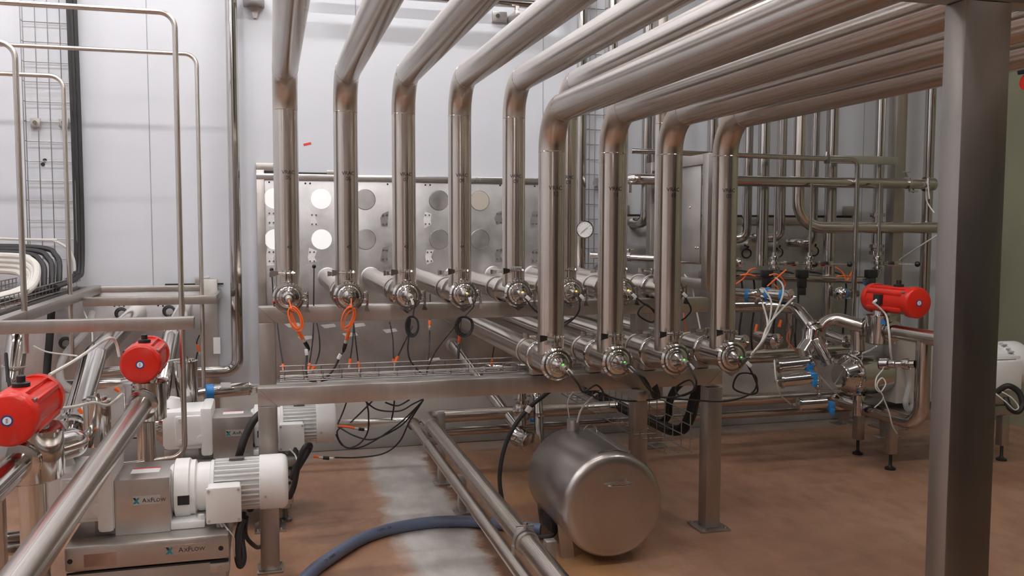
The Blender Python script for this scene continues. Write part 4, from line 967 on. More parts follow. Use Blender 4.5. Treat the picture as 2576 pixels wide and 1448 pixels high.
# level pipes
yh = 5.35; z2 = z_of(2050, 458, yh)
t = thing('cross_pipe', 'long level steel pipe crossing in front of the drop pipes at eye height', 'pipe', (3.4, yh, z2))
xa = P(1582, 462, yh).x; xb = P(2335, 458, yh).x
MB().tube([(xa, 5.92, z2), (xa, yh, z2), (xb, yh, z2)], .036, .09, 26).build('tube', 'pipe_bright', t)
for px in (2282,): 
    xc = P(px, 458, yh).x
    MB().lathe((xc - .01, yh, z2), (1, 0, 0), [(0, .037), (0, .048), (.022, .048), (.022, .037)], 26).build('clamp', 'polished', t)
    MB().bar((xc, yh, z2 + .045), (xc - .015, yh, z2 + .085), .016, .016, .003).build('clamp_ear', 'polished', t)
    MB().cyl((xc - .045, yh, z2 + .08), (xc + .02, yh, z2 + .085), .006, seg=8).build('clamp_bolt', 'polished', t)
MB().lathe((xb - .03, yh, z2), (1, 0, 0), [(0, .037), (0, .052), (.025, .052), (.03, .045), (.05, .05), (.075, .046), (.09, .03), (.095, .005)], 26).build('end_cap', 'polished', t)
c = P(2297, 478, yh); MB().cyl((c.x, yh, c.z - .02), (c.x, yh, z2 - .03), .008, seg=10).build('drain_stem', 'polished', t)
MB().bb((c.x - .035, yh - .008, c.z - .015), (c.x + .035, yh + .008, c.z), .003).build('wing_handle', 'polished', t)
MB().cyl((xa, yh - .01, z2 - .035), (xa, yh - .01, z2 - .09), .014, seg=12).build('drain_stub', 'polished', t)
yh1 = 5.30; z1 = z_of(2000, 398, yh1); xa = P(1588, 392, yh1).x; xb = P(2158, 398, yh1).x
t = thing('service_pipe', 'thin level steel tube bending down left of the square post', 'pipe', (xb, yh1, .7))
zb_ = z_of(2148, 835, yh1)
MB().tube([(xa, yh1, z1 + .02), (xb, yh1, z1), (xb, yh1, zb_)], .0175, .05, 18).build('tube', 'pipe_bright', t)
c = P(2081, 392, yh1); MB().bb((c.x - .012, yh1 - .02, z1 - .03), (c.x + .012, yh1 + .02, z1 + .03), .003).build('clip', 'dark_steel', t)
MB().cyl((c.x, yh1, z1 + .02), (c.x, yh1, z1 + .05), .016, seg=10).build('clip_knob', 'polished', t)
c = P(2200, 403, 5.45)
t = thing('flat_bar', 'flat steel bar bracket reaching across to the tall square post', 'bar', c)
MB().bb((P(2095, 403, 5.45).x, 5.44, c.z - .028), (P(2257, 403, 5.45).x, 5.47, c.z + .028), .002).build('bar', 'sheet', t)
xp = P(2262, 500, 5.52).x
t = thing('wall_post', 'tall square steel post standing before the wall left of the foreground post', 'post', (xp, 5.56, 0))
MB().bb((xp - .045, 5.515, .01), (xp + .045, 5.605, ZC), .004).build('post', 'frame', t)
foot_plate(t, xp, 5.56, .2)
p0, p1 = P(1487, 641, 5.6), P(1862, 662, 4.95)
t = thing('cross_pipe', 'slim level steel pipe passing behind the front risers with a domed end', 'pipe', p1)
MB().tube([p0, p1], .022, 0, 20).build('tube', 'pipe_bright', t)
MB().lathe(p1, p1 - p0, [(-.02, .023), (-.02, .034), (-.005, .036), (.01, .030), (.022, .016), (.026, .003)], 20).build('domed_end', 'polished', t)
q = P(1583, 645, 5.43); MB().lathe(q, p1 - p0, [(-.015, .023), (-.015, .033), (.012, .033), (.012, .023)], 20).build('clamp', 'polished', t)
MB().cyl(q + V((-.04, 0, .045)), q + V((.03, 0, .045)), .006, seg=8).build('clamp_bolt', 'polished', t)
MB().bb((q.x - .008, q.y - .008, q.z + .02), (q.x + .008, q.y + .008, q.z + .055), .002).build('clamp_ear', 'polished', t)
# rack with sheet
t = thing('valve_rack', 'steel rack with a tall sheet panel behind the VRAC 10 riser', 'rack', (2.5, 5.1, 0))
RXx = 2.49
for yy, zz in ((5.50, .01), (4.70, 1.13)): MB().bb((RXx - .035, yy - .035, zz), (RXx + .035, yy + .035, 1.93), .003).build('post', 'frame', t)
MB().bb((RXx - .03, 4.67, 1.87), (RXx + .03, 5.585, 1.93), .003).build('top_rail', 'frame', t)
MB().bb((RXx - .03, 4.735, 1.13), (RXx + .03, 5.515, 1.19), .003).build('lower_rail', 'frame', t)
MB().bb((RXx - .012, 4.80, 1.285), (RXx - .002, 5.10, 1.868), .002).build('panel', 'sheet', t)
for (py, pz) in ((4.93, 1.62), (4.82, 1.375), (4.85, 1.375)): MB().lathe((RXx - .012, py, pz), (-1, 0, 0), [(0, .008), (.004, .008), (.008, .004)], 10).build('stud', 'polished', t)
for (yy) in (5.50,): foot_plate(t, RXx, yy, .16)
t = thing('tall_post', 'tall square steel post behind the VRAC 10 riser', 'post', (2.62, 5.5, 0))
MB().bb((P(1660, 300, 5.62).x - .035, 5.585, .01), (P(1660, 300, 5.62).x + .035, 5.655, ZC), .003).build('post', 'frame', t)

# ------------------------------------------------------------------ valve cluster at right
def butterfly(px, py, y, lab, arm=(1, 0), blk=True):
    c = P(px, py, y)
    t = thing('butterfly_valve', lab, 'valve', c - V((0, 0, .06)))
    MB().lathe(c - V((0, 0, .05)), (0, 0, 1), [(0, .02), (.01, .036), (.022, .036), (.026, .024), (.04, .024), (.044, .040), (.062, .040), (.066, .024), (.075, .024), (.08, .033), (.095, .033), (.10, .018), (.125, .016)], 24).build('body', 'polished', t)
    d = V((1, -.25, -.02)).normalized()
    MB().cyl(c + d * .03, c + d * .07, .012, seg=12).build('spindle', 'polished', t)
    if arm:
        a = c + d * .065; L = arm[0]
        MB().bar(a, a + d * .10 * L, .006, .034, .002).build('lever_plate', 'polished', t)
        MB().cyl(a + d * .08 * L, a + d * .20 * L, .0045, seg=8).build('lever_rod', 'polished', t)
        MB().sphere(a + d * .215 * L, .020, 14, 8).build('knob', 'black', t)
    if blk:
        e = c + V((-.075, -.03, -.07))
        MB().box(e, (.07, .06, .055), .006).box(e + V((.0, 0, -.06)), (.05, .05, .07), .006).box(e + V((0, 0, -.12)), (.042, .045, .05), .004).build('position_switch', 'black', t)
    return t, c
t, c = butterfly(1948, 662, 5.35, 'hand valve with black knob under the first thin drop tube', (1, 0))
t, c = butterfly(2036, 662, 5.30, 'hand valve with black knob under the second thin drop tube', (1, 0))
t, c = butterfly(2208, 662, 5.25, 'hand valve with black knob above the right red actuator', (1, 0))
MB().tube([c - V((0, 0, .04)), c - V((0, 0, .10)), c - V((.10, 0, .13))], .026, .05, 18).build('elbow', 'polished', t)
for px, y, w_ in ((1948, 5.35, 'first'), (2037, 5.30, 'second'), (2209, 5.25, 'third')):
    x = P(px, 640, y).x
    tag(MB().tube([(x, y, z_of(px, 462, y)), (x, y, z_of(px, 645, y))], .010 if px < 2200 else .014, 0, 12).build('drop_tube', 'pipe_bright'), 'thin %s steel tube dropping to a hand valve at right' % w_, 'tube')
# horizontal valve cylinders with blue bands
def hcyl(a, b, r, lab, bands=(), cup=True):
    a, b = V(a), V(b); d = (b - a); L = d.length; d.normalize()
    t = thing('pneumatic_cylinder', lab, 'valve', min((a, b), key=lambda v: v.z))
    MB().lathe(a, d, [(0, r * .55), (.0, r * .92), (.004, r), (L - .004, r), (L, r * .9)], 28).build('barrel', 'polished', t)
    if cup: MB().lathe(b, d, [(-.012, r * 1.02), (-.008, r * 1.2), (.004, r * 1.2), (.008, r * 1.0), (.018, r * .75), (.022, r * .3), (.04, r * .22)], 28).build('cap', 'polished', t)
    for f in bands: MB().lathe(a + d * (L * f), d, [(0, r), (0, r * 1.05), (.022, r * 1.05), (.022, r)], 24).build('blue_band', 'blue', t)
    return t, d
hcyl(P(1795, 736, 5.15), P(1905, 745, 4.95), .042, 'horizontal valve cylinder with two blue bands, nearest the VRAC 09 riser', (.35, .75))
hcyl(P(1915, 736, 5.25), P(1990, 746, 5.05), .042, 'horizontal valve cylinder with two blue bands below the black position switch', (.2, .7))
hcyl(P(2150, 738, 5.5), P(2112, 738, 5.35), .038, 'small valve cylinder with a blue band behind the thin bent tube', (.75,))
hcyl(P(1800, 848, 4.9), P(1872, 860, 4.7), .038, 'short valve cylinder beside the VRAC 09 riser foot', ())
hcyl(P(1905, 845, 4.95), P(1953, 858, 4.75), .040, 'short valve cylinder with round end between the white hoses', ())
hcyl(P(2085, 842, 5.2), P(2132, 858, 5.0), .038, 'valve cylinder behind the sloping polished elbow', ())
def bcyl(a, b, yy, lab, blue_at, r=.038):
    a, b = P(*a, yy), P(*b, yy - .05); t, d = hcyl(b, a, r, lab, ())
    e = P(*blue_at, yy - .06); MB().box(e, (.046, .046, .050), .005).build('blue_block', 'blue', t)
    MB().box(e + V((-.0, -.022, -.035)), (.030, .02, .035), .003).build('blue_latch', 'blue', t)
    return t
bcyl((1958, 920), (2035, 912), 4.75, 'upper of the two stacked level cylinders with blue blocks', (2034, 921))
bcyl((1966, 958), (2042, 950), 4.65, 'lower of the two stacked level cylinders with blue blocks', (2044, 948))
bcyl((2010, 1016), (2080, 1011), 4.75, 'lowest level cylinder with a blue block left of the filter loop', (2088, 1019), .036)
t, d = hcyl(P(2050, 852, 4.7), P(2080, 905, 4.65), .034, 'tilted shiny cylinder below the sloping elbow', (), False)
MB().lathe(P(2080, 905, 4.65), d, [(0, .03), (.002, .045), (.018, .045), (.02, .035), (.03, .035)], 24).build('end_ring', 'polished', t)
t = thing('valve_stem_pipe', 'slim jointed steel stem beside the stacked blue-block cylinders', 'pipe', P(2058, 995, 4.72))
MB().tube([P(2033, 880, 4.75), P(2050, 920, 4.72), P(2058, 950, 4.72), P(2060, 1000, 4.75)], .012, .03, 14).build('tube', 'polished', t)
for (px, py) in ((2040, 898), (2046, 912), (2058, 958), (2058, 972)):
    c = P(px, py, 4.73); MB().sphere(c, .024, 14, 8, (1, 1, .8)).build('joint', 'polished', t)
# bent polished pipes
t = thing('product_pipe', 'polished pipe bending down to the tilted clamp in the right valve cluster', 'pipe', P(2035, 870, 4.8))
MB().tube([P(1790, 770, 5.3), P(1925, 768, 5.2), P(2002, 772, 5.1), P(2048, 832, 4.9)], .043, .10, 26).build('tube', 'pipe_bright', t)
a = P(2038, 818, 4.93); b_ = P(2048, 832, 4.9); d = (b_ - a).normalized()
MB().lathe(a, d, [(0, .044), (0, .060), (.02, .060), (.02, .046), (.045, .046), (.045, .060), (.065, .060), (.065, .044)], 28).build('union', 'polished', t)
MB().tube([b_ + V((-.02, 0, 0)), P(2038, 862, 4.88), P(2020, 890, 4.86)], .056, .02, 24).build('strainer_body', 'polished', t)
t = thing('product_pipe', 'steel pipe from the tilted clamp along to the right ball valve', 'pipe', P(2190, 820, 4.8))
vr = P(2215, 828, 4.62)
MB().tube([P(2058, 835, 4.9), P(2085, 795, 4.95), vr + V((-.02, .12, .0)), vr + V((0, .05, 0))], .043, .09, 26).build('tube', 'pipe', t)
MB().cyl(P(2158, 820, 4.8), P(2158, 880, 4.8), .043, seg=24).build('branch', 'pipe', t)
MB().lathe(P(2158, 893, 4.8), (0, 0, 1), [(0, .044), (0, .06), (.02, .06), (.022, .048), (.03, .048), (.032, .044)], 26).build('branch_union', 'polished', t)
valve_body(vr, .088, .175, 'polished ball valve under the right red actuator', [(0, 1, 0), (.0, -1, 0)])
c = vr + V((-.05, -.083, .055)); 
tag(MB().cyl(c, c + V((-.004, -.006, 0)), .014, seg=20).build('badge', 'blue'), 'small round blue badge on the right ball valve', 'badge')
ac = P(2312, 762, 4.30); actuator(ac, 0, .42, .092, 'right of the valve cluster beside the foreground post')
t = thing('air_connector', 'black square connector on the side of the right red actuator', 'connector', PX(2209, 755, ac.x - .095))
c = PX(2209, 752, ac.x - .095)
MB().box(c, (.03, .06, .06), .006).build('block', 'black', t)
MB().cyl(c, c + V((-.04, -.01, -.02)), .009, seg=12).build('nipple', 'tag_white', t)
white_air([c + V((-.04, -.01, -.02)), P(2228, 790, 4.5), P(2236, 830, 4.4), P(2240, 880, 4.4), P(2243, 905, 4.45)], 'white air hose dropping from the right red actuator', .006)
t = thing('product_pipe', 'steel pipe from the right ball valve towards the foreground post', 'pipe', P(2340, 860, 4.0))
p_ = vr + V((0, -.14, 0)); MB().tube([p_, (p_.x, 3.95, p_.z - .0)], .043, 0, 26).build('tube', 'pipe', t)
# loop pipe and pump head
lx = 3.63
t = thing('loop_pipe', 'steel pipe looping under the round pump head and rising beside the foreground post', 'pipe', (lx, 4.3, .3))
zl = .353
MB().tube([(lx, 5.05, zl), (lx, 4.25, zl), (lx, 4.25, vr.z - .02)], .043, .12, 28, 10).build('tube', 'pipe_bright', t)
MB().lathe((lx, 5.02, zl), (0, 1, 0), [(-.03, .044), (-.03, .06), (-.01, .06), (-.008, .05), (.01, .05), (.03, .044), (.06, .03)], 26).build('union', 'polished', t)
hc = P(2136, 943, 4.70)
t = thing('rotary_pump', 'polished round pump head with bolted cover at right', 'pump', hc - V((0, 0, .13)))
ax = V((-1, -.16, 0)).normalized()
MB().lathe(hc - ax * .26, ax, [(0, .122), (.004, .130), (.25, .130), (.255, .120)], 44).build('casing', 'polished', t)
MB().lathe(hc, ax, [(-.01, .11), (.0, .112), (.018, .108), (.05, .085), (.075, .075), (.08, .07), (.08, .01)], 40).build('cover', 'polished', t)
u_, w__ = frame_of(ax)
for k in range(8):
    a = 2 * PI * k / 8 + .2; q = hc + (u_ * math.cos(a) + w__ * math.sin(a)) * .112
    MB().lathe(q - ax * .01, ax, [(0, .012), (.02, .012), (.022, .009), (.035, .008), (.038, .003)], 12).build('dome_nut', 'polished', t)
MB().cyl(hc - ax * .08 + V((0, 0, -.26)), hc - ax * .08 + V((0, 0, -.11)), .03, seg=20).build('outlet', 'polished', t)
MB().lathe(hc - ax * .08 + V((0, 0, -.16)), (0, 0, 1), [(0, .03), (0, .045), (.03, .045), (.03, .03)], 20).build('outlet_union', 'polished', t)
MB().bb((hc.x + .285, hc.y - .08, .40), (4.25, hc.y + .24, .82), .01).build('gear_case', 'tag_grey', t, label='plastic-wrapped grey gear case')
MB().cyl((4.2, hc.y + .06, .60), (4.30, hc.y + .06, .60), .13, seg=30).build('adapter', 'white_paint', t)
mc = V((4.30, hc.y + .02, P(2560, 918, 4.65).z))
t = thing('gear_motor', 'large white electric motor right of the foreground post', 'motor', (4.5, hc.y, .45))
MB().lathe(mc, (1, 0, 0), [(0, .12), (.01, .135), (.30, .135)], 40).build('stator', 'white_paint', t)
MB().lathe(mc + V((.33, 0, 0)), (1, 0, 0), [(0, .145), (.01, .15), (.12, .15), (.15, .135), (.165, .11), (.17, .09)], 40).build('fan_cover', 'white_paint', t)
for k in range(26):
    a = 2 * PI * k / 26; u2 = V((0, math.cos(a), math.sin(a))); MB().box(mc + V((.315, 0, 0)) + u2 * .138, (.045, .012, .02), 0, Matrix.Rotation(a - PI / 2, 3, 'X')).build('vent_fin', 'white_paint' if k % 2 else 'tag_grey', t)
MB().bb((mc.x + .05, mc.y - .23, mc.z - .13), (mc.x + .29, mc.y - .10, mc.z + .06), .012).build('terminal_box', 'white_paint', t)
MB().bb((mc.x + .05, mc.y - .20, mc.z + .065), (mc.x + .30, mc.y - .10, mc.z + .085), .004).build('top_fin', 'white_paint', t)
t = thing('pump_skid', 'steel base with slim levelling legs under the right pump', 'pump base', (4.1, 4.75, 0))
MB().bb((3.66, 4.56, .30), (4.62, 5.02, .36), .004).build('bed_plate', 'frame', t)
MB().bb((4.36, 4.58, .36), (4.58, 4.90, .47), .01).build('motor_stool', 'sheet', t)
for (x, y) in ((3.735, 4.95), (3.695, 4.58), (4.54, 4.58), (4.54, 4.95)):
    lg = MB().bb((x - .028, y - .028, .10), (x + .028, y + .028, .30), .003).build('leg', 'frame', t)
    MB().lathe((x, y, 0), (0, 0, 1), [(0, .033), (.012, .033), (.02, .016), (.03, .010), (.11, .010)], 16).build('levelling_foot', 'black', lg)
tag(MB().cable([P(2508, 985, 4.45), P(2535, 970, 4.4), P(2562, 985, 4.38), P(2572, 1015, 4.36), P(2560, 1035, 4.36), P(2540, 1025, 4.38), P(2530, 1000, 4.42)], .018, 10).build('motor_cable', 'rubber'), 'black cable looped under the large right motor', 'cable')
white_air([P(2505, 990, 4.4), P(2530, 1010, 4.34), P(2552, 1030, 4.33), P(2562, 1022, 4.34), P(2545, 1000, 4.36), P(2520, 985, 4.4)], 'pale looped lead beside the black cable under the right motor')
# sensor fitting towards the loop pipe
t = thing('flow_switch', 'steel sensor fitting clamped to the rising leg of the loop pipe', 'sensor', P(2250, 915, 4.35))
a, b_ = P(2214, 915, 4.45), P(2312, 915, 4.26); d = (b_ - a).normalized()
MB().lathe(a, d, [(0, .03), (.004, .034), (.05, .034), (.055, .022), (.07, .024), (.09, .024), (.095, .018), (.13, .018), (.132, .03), (.15, .034), (.17, .034), (.172, .022), (.2, .022)], 24).build('body', 'polished', t)
MB().cyl(a - d * .004, a + d * .004, .031, seg=24).build('black_face', 'black', t)
white_air([P(2222, 928, 4.42), P(2205, 950, 4.38), P(2203, 975, 4.36), P(2215, 985, 4.36), P(2228, 965, 4.36), P(2218, 950, 4.37), P(2206, 970, 4.36), P(2222, 1000, 4.36), P(2200, 1025, 4.4)], 'white lead looped below the steel sensor fitting at right', .004)
white_air([P(2222, 1000, 4.2), P(2236, 1035, 4.2), P(2245, 1070, 4.2), P(2256, 1090, 4.22)], 'white lead crossing in front of the loop pipe')
tag(MB().cable([P(2280, 915, 4.6), P(2288, 960, 4.6), P(2278, 1010, 4.58), P(2286, 1030, 4.58), P(2296, 1015, 4.6), P(2284, 975, 4.6)], .018, 10).build('plastic_wrap', 'film'), 'twist of clear plastic wrap inside the loop pipe', 'plastic wrap')
# white hoses bundled
for pts, lab in (([P(1887, 900, 4.5), P(1915, 860, 4.5), P(1930, 822, 4.55), P(1960, 785, 4.7), P(1997, 748, 4.95)], 'white hose of the bundle reaching the right cylinder'),
                 ([P(1889, 893, 4.48), P(1917, 858, 4.5), P(1931, 815, 4.6), P(1918, 762, 4.85)], 'white hose of the bundle reaching the left cylinder'),
                 ([P(1891, 889, 4.49), P(1920, 858, 4.52), P(1933, 820, 4.65), P(1940, 760, 4.9), P(1922, 727, 5.1)], 'white hose of the bundle curving up to the left'),
                 ([P(1893, 888, 4.47), P(1926, 845, 4.5), P(1945, 800, 4.7), P(1968, 745, 4.95), P(1968, 715, 5.1), P(1950, 698, 5.2)], 'white hose of the bundle rising to the orange cables')):
    white_air(pts, lab, .006)
for pts, lab in (([P(1722, 690, 5.0), P(1740, 720, 4.95), P(1750, 770, 4.9), P(1762, 830, 4.85)], 'white hose hanging beside the VRAC 10 riser'),
                 ([P(2360, 590, 5.0), P(2320, 615, 5.2), P(2270, 648, 5.49), P(2262, 655, 5.515)], 'pale hose rising to the right behind the foreground post'),
                 ([P(1948, 905, 4.68), P(1952, 950, 4.62), P(1962, 990, 4.65), P(1990, 1016, 4.74)], 'white lead linking the stacked cylinders to the lowest one'),
                 ([P(2052, 935, 4.75), P(2085, 970, 4.75), P(2120, 1005, 4.8)], 'thin white lead slanting behind the stacked cylinders'),
                 ([P(2205, 870, 4.5), P(2190, 880, 4.6), P(2170, 888, 4.7)], 'white lead behind the pump head'),
                 ([P(2338, 500, 5.3), P(2335, 470, 5.3), P(2334, 450, 5.3), P(2330, 500, 5.35), P(2350, 535, 5.3)], 'white lead tied over the end of the long level pipe')):
    white_air(pts, lab, .005)
# orange leads
def orange(pts, lab, r=.005): return tag(MB().cable(pts, r, 8).build('signal_cable', 'orange'), lab, 'cable')
orange([P(1850, 715, 5.2), P(1870, 700, 5.2), P(1885, 680, 5.2), P(1900, 675, 5.25)], 'orange cable rising beside the VRAC 09 riser')
orange([P(1862, 692, 5.2), P(1880, 690, 5.18), P(1900, 694, 5.2)], 'orange cable crossing beside the VRAC 09 riser')
orange([P(1935, 692, 5.2), P(1955, 690, 5.18), P(1975, 712, 5.2), P(1965, 730, 5.2), P(1948, 715, 5.2)], 'orange cable looped under the first hand valve')
orange([P(1930, 720, 5.2), P(1958, 695, 5.18), P(1978, 678, 5.2)], 'straight orange cable slanting under the first hand valve')
orange([P(2102, 672, 5.4), P(2120, 685, 5.4), P(2130, 705, 5.4), P(2145, 680, 5.4)], 'orange cable hanging behind the thin bent tube')
orange([P(2105, 695, 5.4), P(2125, 693, 5.4), P(2140, 696, 5.4)], 'short level orange cable behind the thin bent tube')
orange([P(1984, 832, 5.2), P(1980, 855, 5.2), P(2000, 880, 5.2)], 'thin orange cable arcing in the right valve cluster', .0035)
orange([P(1722, 690, 5.92), P(1720, 790, 5.2), P(1725, 820, 5.2), P(1724, 850, 5.2)], 'thin orange cable beside the VRAC 10 riser', .0035)
for (px, py, lab) in ((1960, 822, 'mid right cluster'), (2035, 855, 'below the sloping elbow'), (1900, 833, 'right of the VRAC 09 riser')):
    c = P(px, py, 4.9); tag(MB().cyl(c, c + V((.012, 0, .045)), .010, .008, 12).build('cable_plug', 'orange'), 'orange cable plug %s' % lab, 'plug')
# small coils on the right plate
for px, py in ((1878, 637), (1958, 635), (2048, 632)):
    c = P(px, py, 5.88)
    tag(MB().ring(c, (.2, 1, .1), .034, .006, 22, 8).cable([c + V((0, 0, .034)), c + V((.005, -.01, .05)), c + V((.0, .03, .06))], .008, 8).build('cable_coil', 'rubber'), 'small black cable coil on the right plate, %s of three' % {1878: 'leftmost', 1958: 'middle', 2048: 'rightmost'}[px], 'cable')
# back pipes low, rails
tag(MB().tube([P(1760, 690, 5.7), P(2190, 705, 5.5)], .028, 0, 18).build('cross_pipe', 'pipe_bright'), 'level steel pipe behind the hand valves', 'pipe')
tag(MB().tube([P(1720, 900, 5.55), P(2230, 870, 5.5)], .03, 0, 18).build('cross_pipe', 'pipe'), 'level steel pipe low behind the right valve cylinders', 'pipe')
tag(MB().tube([P(1822, 905, 5.2), P(2150, 890, 5.1)], .028, 0, 18).build('cross_pipe', 'pipe_bright'), 'level shiny pipe behind the stacked blue-block cylinders', 'pipe')
for px, y0, lab in ((1925, 5.4, 'left'), (1985, 5.45, 'right')):
    t = thing('drop_pipe', 'short pipe tapering below the %s banded valve cylinder' % lab, 'pipe', P(px, 890, 5.54))
    MB().lathe(P(px, 888, 5.54), (0, 0, 1), [(0, .016), (.10, .016), (.16, .04), (.32, .04)], 20).build('tube', 'pipe_bright', t)
for k, (px, y) in enumerate(((1860, 5.75), (1890, 5.7), (1945, 5.75), (2000, 5.72), (2070, 5.75), (2120, 5.7))):
    c = P(px, 800, y)
    tag(MB().cable([V((c.x, 5.935, c.z + .34)), V((c.x, y, c.z + .31)), V((c.x + .01, y - .02, c.z + .1)), V((c.x - .01, y - .02, c.z - .1)), V((c.x + .015, y - .01, c.z - .3))], .007, 8).build('signal_cable', 'rubber'), 'thin black cable hanging down the right wall plate', 'cable', 'black cables hanging on the right plate')
for px, py, lab in ((2172, 1095, 'left'), (2228, 1098, 'right')):
    c = PZ(px - 50 if px < 2200 else px, py - 30 if px < 2200 else py, .0)
    t = thing('floor_bracket', 'galvanised floor bracket under the right pipework, %s of two' % lab, 'bracket', c)
    MB().bb((c.x - .09, c.y - .05, 0), (c.x + .09, c.y + .05, .008), .001).build('foot_plate', 'disc', t)
    MB().bb((c.x - .03, c.y - .03, .008), (c.x + .03, c.y + .03, .33), .003).build('post', 'frame', t)
# red fire valve on the far right wall
c = P(2566, 205, 5.0)
t = thing('wall_valve', 'rusty red valve with dark lever high on the olive wall', 'valve', c - V((0, 0, .05)))
MB().lathe((XR, 5.0, c.z), (-1, 0, 0), [(0, .05), (.05, .05), (.06, .03), (.35, .03), (.36, .055), (.42, .055), (.43, .03)], 20).build('body', 'red_paint', t)
MB().bar((c.x, 5.0, c.z + .07), (c.x + .16, 5.05, c.z + .14), .05, .05, .006).build('lever', 'black', t)

# ------------------------------------------------------------------ wire trays and cables under the pipes
t = thing('cable_tray', 'wire mesh cable tray lying behind the front beam', 'cable tray', (.65, 4.15, .80))
mb = MB(); x0, x1 = .03, 1.55
for k in range(4):
    mb.cyl((x0, 4.08 + .05 * k, .80), (x1, 4.08 + .05 * k, .80), .003, seg=6)
for yy in (4.08, 4.23):
    for zz in (.822, .845): mb.cyl((x0, yy, zz), (x1, yy, zz), .003, seg=6)
x = x0 + .02
while x < x1: mb.tube([(x, 4.08, .845), (x, 4.08, .80), (x, 4.23, .80), (x, 4.23, .845)], .003, 0, 6); x += .085
mb.build('mesh', 'wire', t)
for x in (.2, 1.2): MB().bb((x - .01, 3.95, .785), (x + .01, 4.42, .797), .002).build('bearer', 'frame', t)
t = thing('cable_tray', 'wire mesh tray behind the right stand post holding heavy black cables', 'cable tray', (1.98, 4.6, .37))
mb = MB(); xt = 1.88; xs = 2.02
for zz in (.375, .44, .505, .57): mb.cyl((xs, 3.96, zz), (xs, 5.6, zz), .003, seg=6)
for xx in (xt, (xt + xs) / 2): mb.cyl((xx, 3.96, .375), (xx, 5.6, .375), .003, seg=6)
y = 3.98
while y < 5.6: mb.tube([(xs, y, .57), (xs, y, .375), (xt, y, .375), (xt, y, .42)], .003, 0, 6); y += .1
mb.build('mesh', 'wire', t)
for k in range(6):
    o = V((math.cos(k * 1.05) * .019, math.cos(k * 2.1) * .01, math.sin(k * 1.05) * .019))
    pts = [P(*q) + o for q in ((1470, 975, 5.6), (1560, 1022, 5.1), (1640, 1058, 4.7), (1688, 1080, 4.45), (1718, 1076, 4.35), (1740, 1040, 4.3), (1750, 1000, 4.28), (1775, 945, 4.2))]
    tag(MB().cable(pts, .013, 10).build('power_cable', 'rubber'), 'heavy black cable lying in the right wire tray and rising to the post', 'cable', 'heavy black cables in the right wire tray')
for k in range(3):
    o = V((math.cos(k * 2.1) * .013, 0, math.sin(k * 2.1) * .013))
    pts = [P(*q) + o for q in ((1500, 985, 5.5), (1590, 1030, 4.95), (1650, 1062, 4.65), (1678, 1050, 4.55), (1684, 1010, 4.5), (1702, 975, 4.48), (1745, 945, 4.42))]
    tag(MB().cable(pts, .011, 10).build('power_cable', 'rubber'), 'black cable arching up from the right wire tray to the front beam', 'cable', 'black cables arching up to the front beam')
# ------------------------------------------------------------------ probe leads
def lead_tag(a, b_, t): MB().bar(a, b_, .016, .016, .003).build('marker', 'tag_white', t)
for k, (sx, c1, c2, c3, lab) in enumerate(((1, (733, 775), (741, 800), (752, 835), 'VRAC 05'), (-1, (884, 772), (874, 798), (877, 835), 'VRAC 06'))):
    x, y, zh = ROW[k][0], YB, ZH_B; yy = 4.2
    t = thing('probe_cable', 'coiled orange cable hanging from the %s probe cap' % lab, 'cable', P(*c3, yy))
    s0 = V((x, y - .22, zh))
    q = P(*c2, yy - .06)
    pts = [s0, P(*c1, yy - .06)]
    for r_, tn in ((.040, 0), (.048, 1), (.034, 2)):
        for j in range(9):
            a = PI * .5 - sx * 2 * PI * j / 9
            pts.append(q + V((math.cos(a) * r_ * .62 + (.014 * math.sin(a) * -sx) + .005 * tn, .006 * (tn * 9 + j) / 9, math.sin(a) * r_ * 1.2 - .004 * tn)))
    pts += [P(*c3, yy - .03)]
    MB().cable(pts, .0032, 8, 5).build('lead', 'orange', t)
    a = P(*c3, yy - .03); d = (P(768, 862, yy) - a).normalized() if k == 0 else (P(868, 868, yy) - a).normalized()
    MB().lathe(a, d, [(-.01, .006), (0, .009), (.04, .009), (.042, .007)], 12).build('plug', 'orange', t)
    MB().lathe(a + d * .042, d, [(0, .0085), (.018, .0085)], 12).build('nut', 'tag_grey', t)
    e = a + d * .06
    MB().lathe(e, d, [(0, .0095), (.03, .0095), (.05, .006)], 12).build('socket', 'black', t)
    e2 = e + d * .05
    tail = [e2, P(772, 890, yy), P(773, 950, 4.16), P(800, 958, 4.15), P(830, 952, 4.14)] if k == 0 else [e2, P(858, 892, yy), P(838, 930, yy), P(818, 950, 4.15), P(795, 957, 4.13)]
    MB().cable(tail, .0052, 8).build('black_lead', 'rubber', t)
    m_ = P(770, 878, yy) if k == 0 else P(857, 890, yy)
    m2 = P(772, 893, yy) if k == 0 else P(850, 903, yy); lead_tag(m_, m2, t)
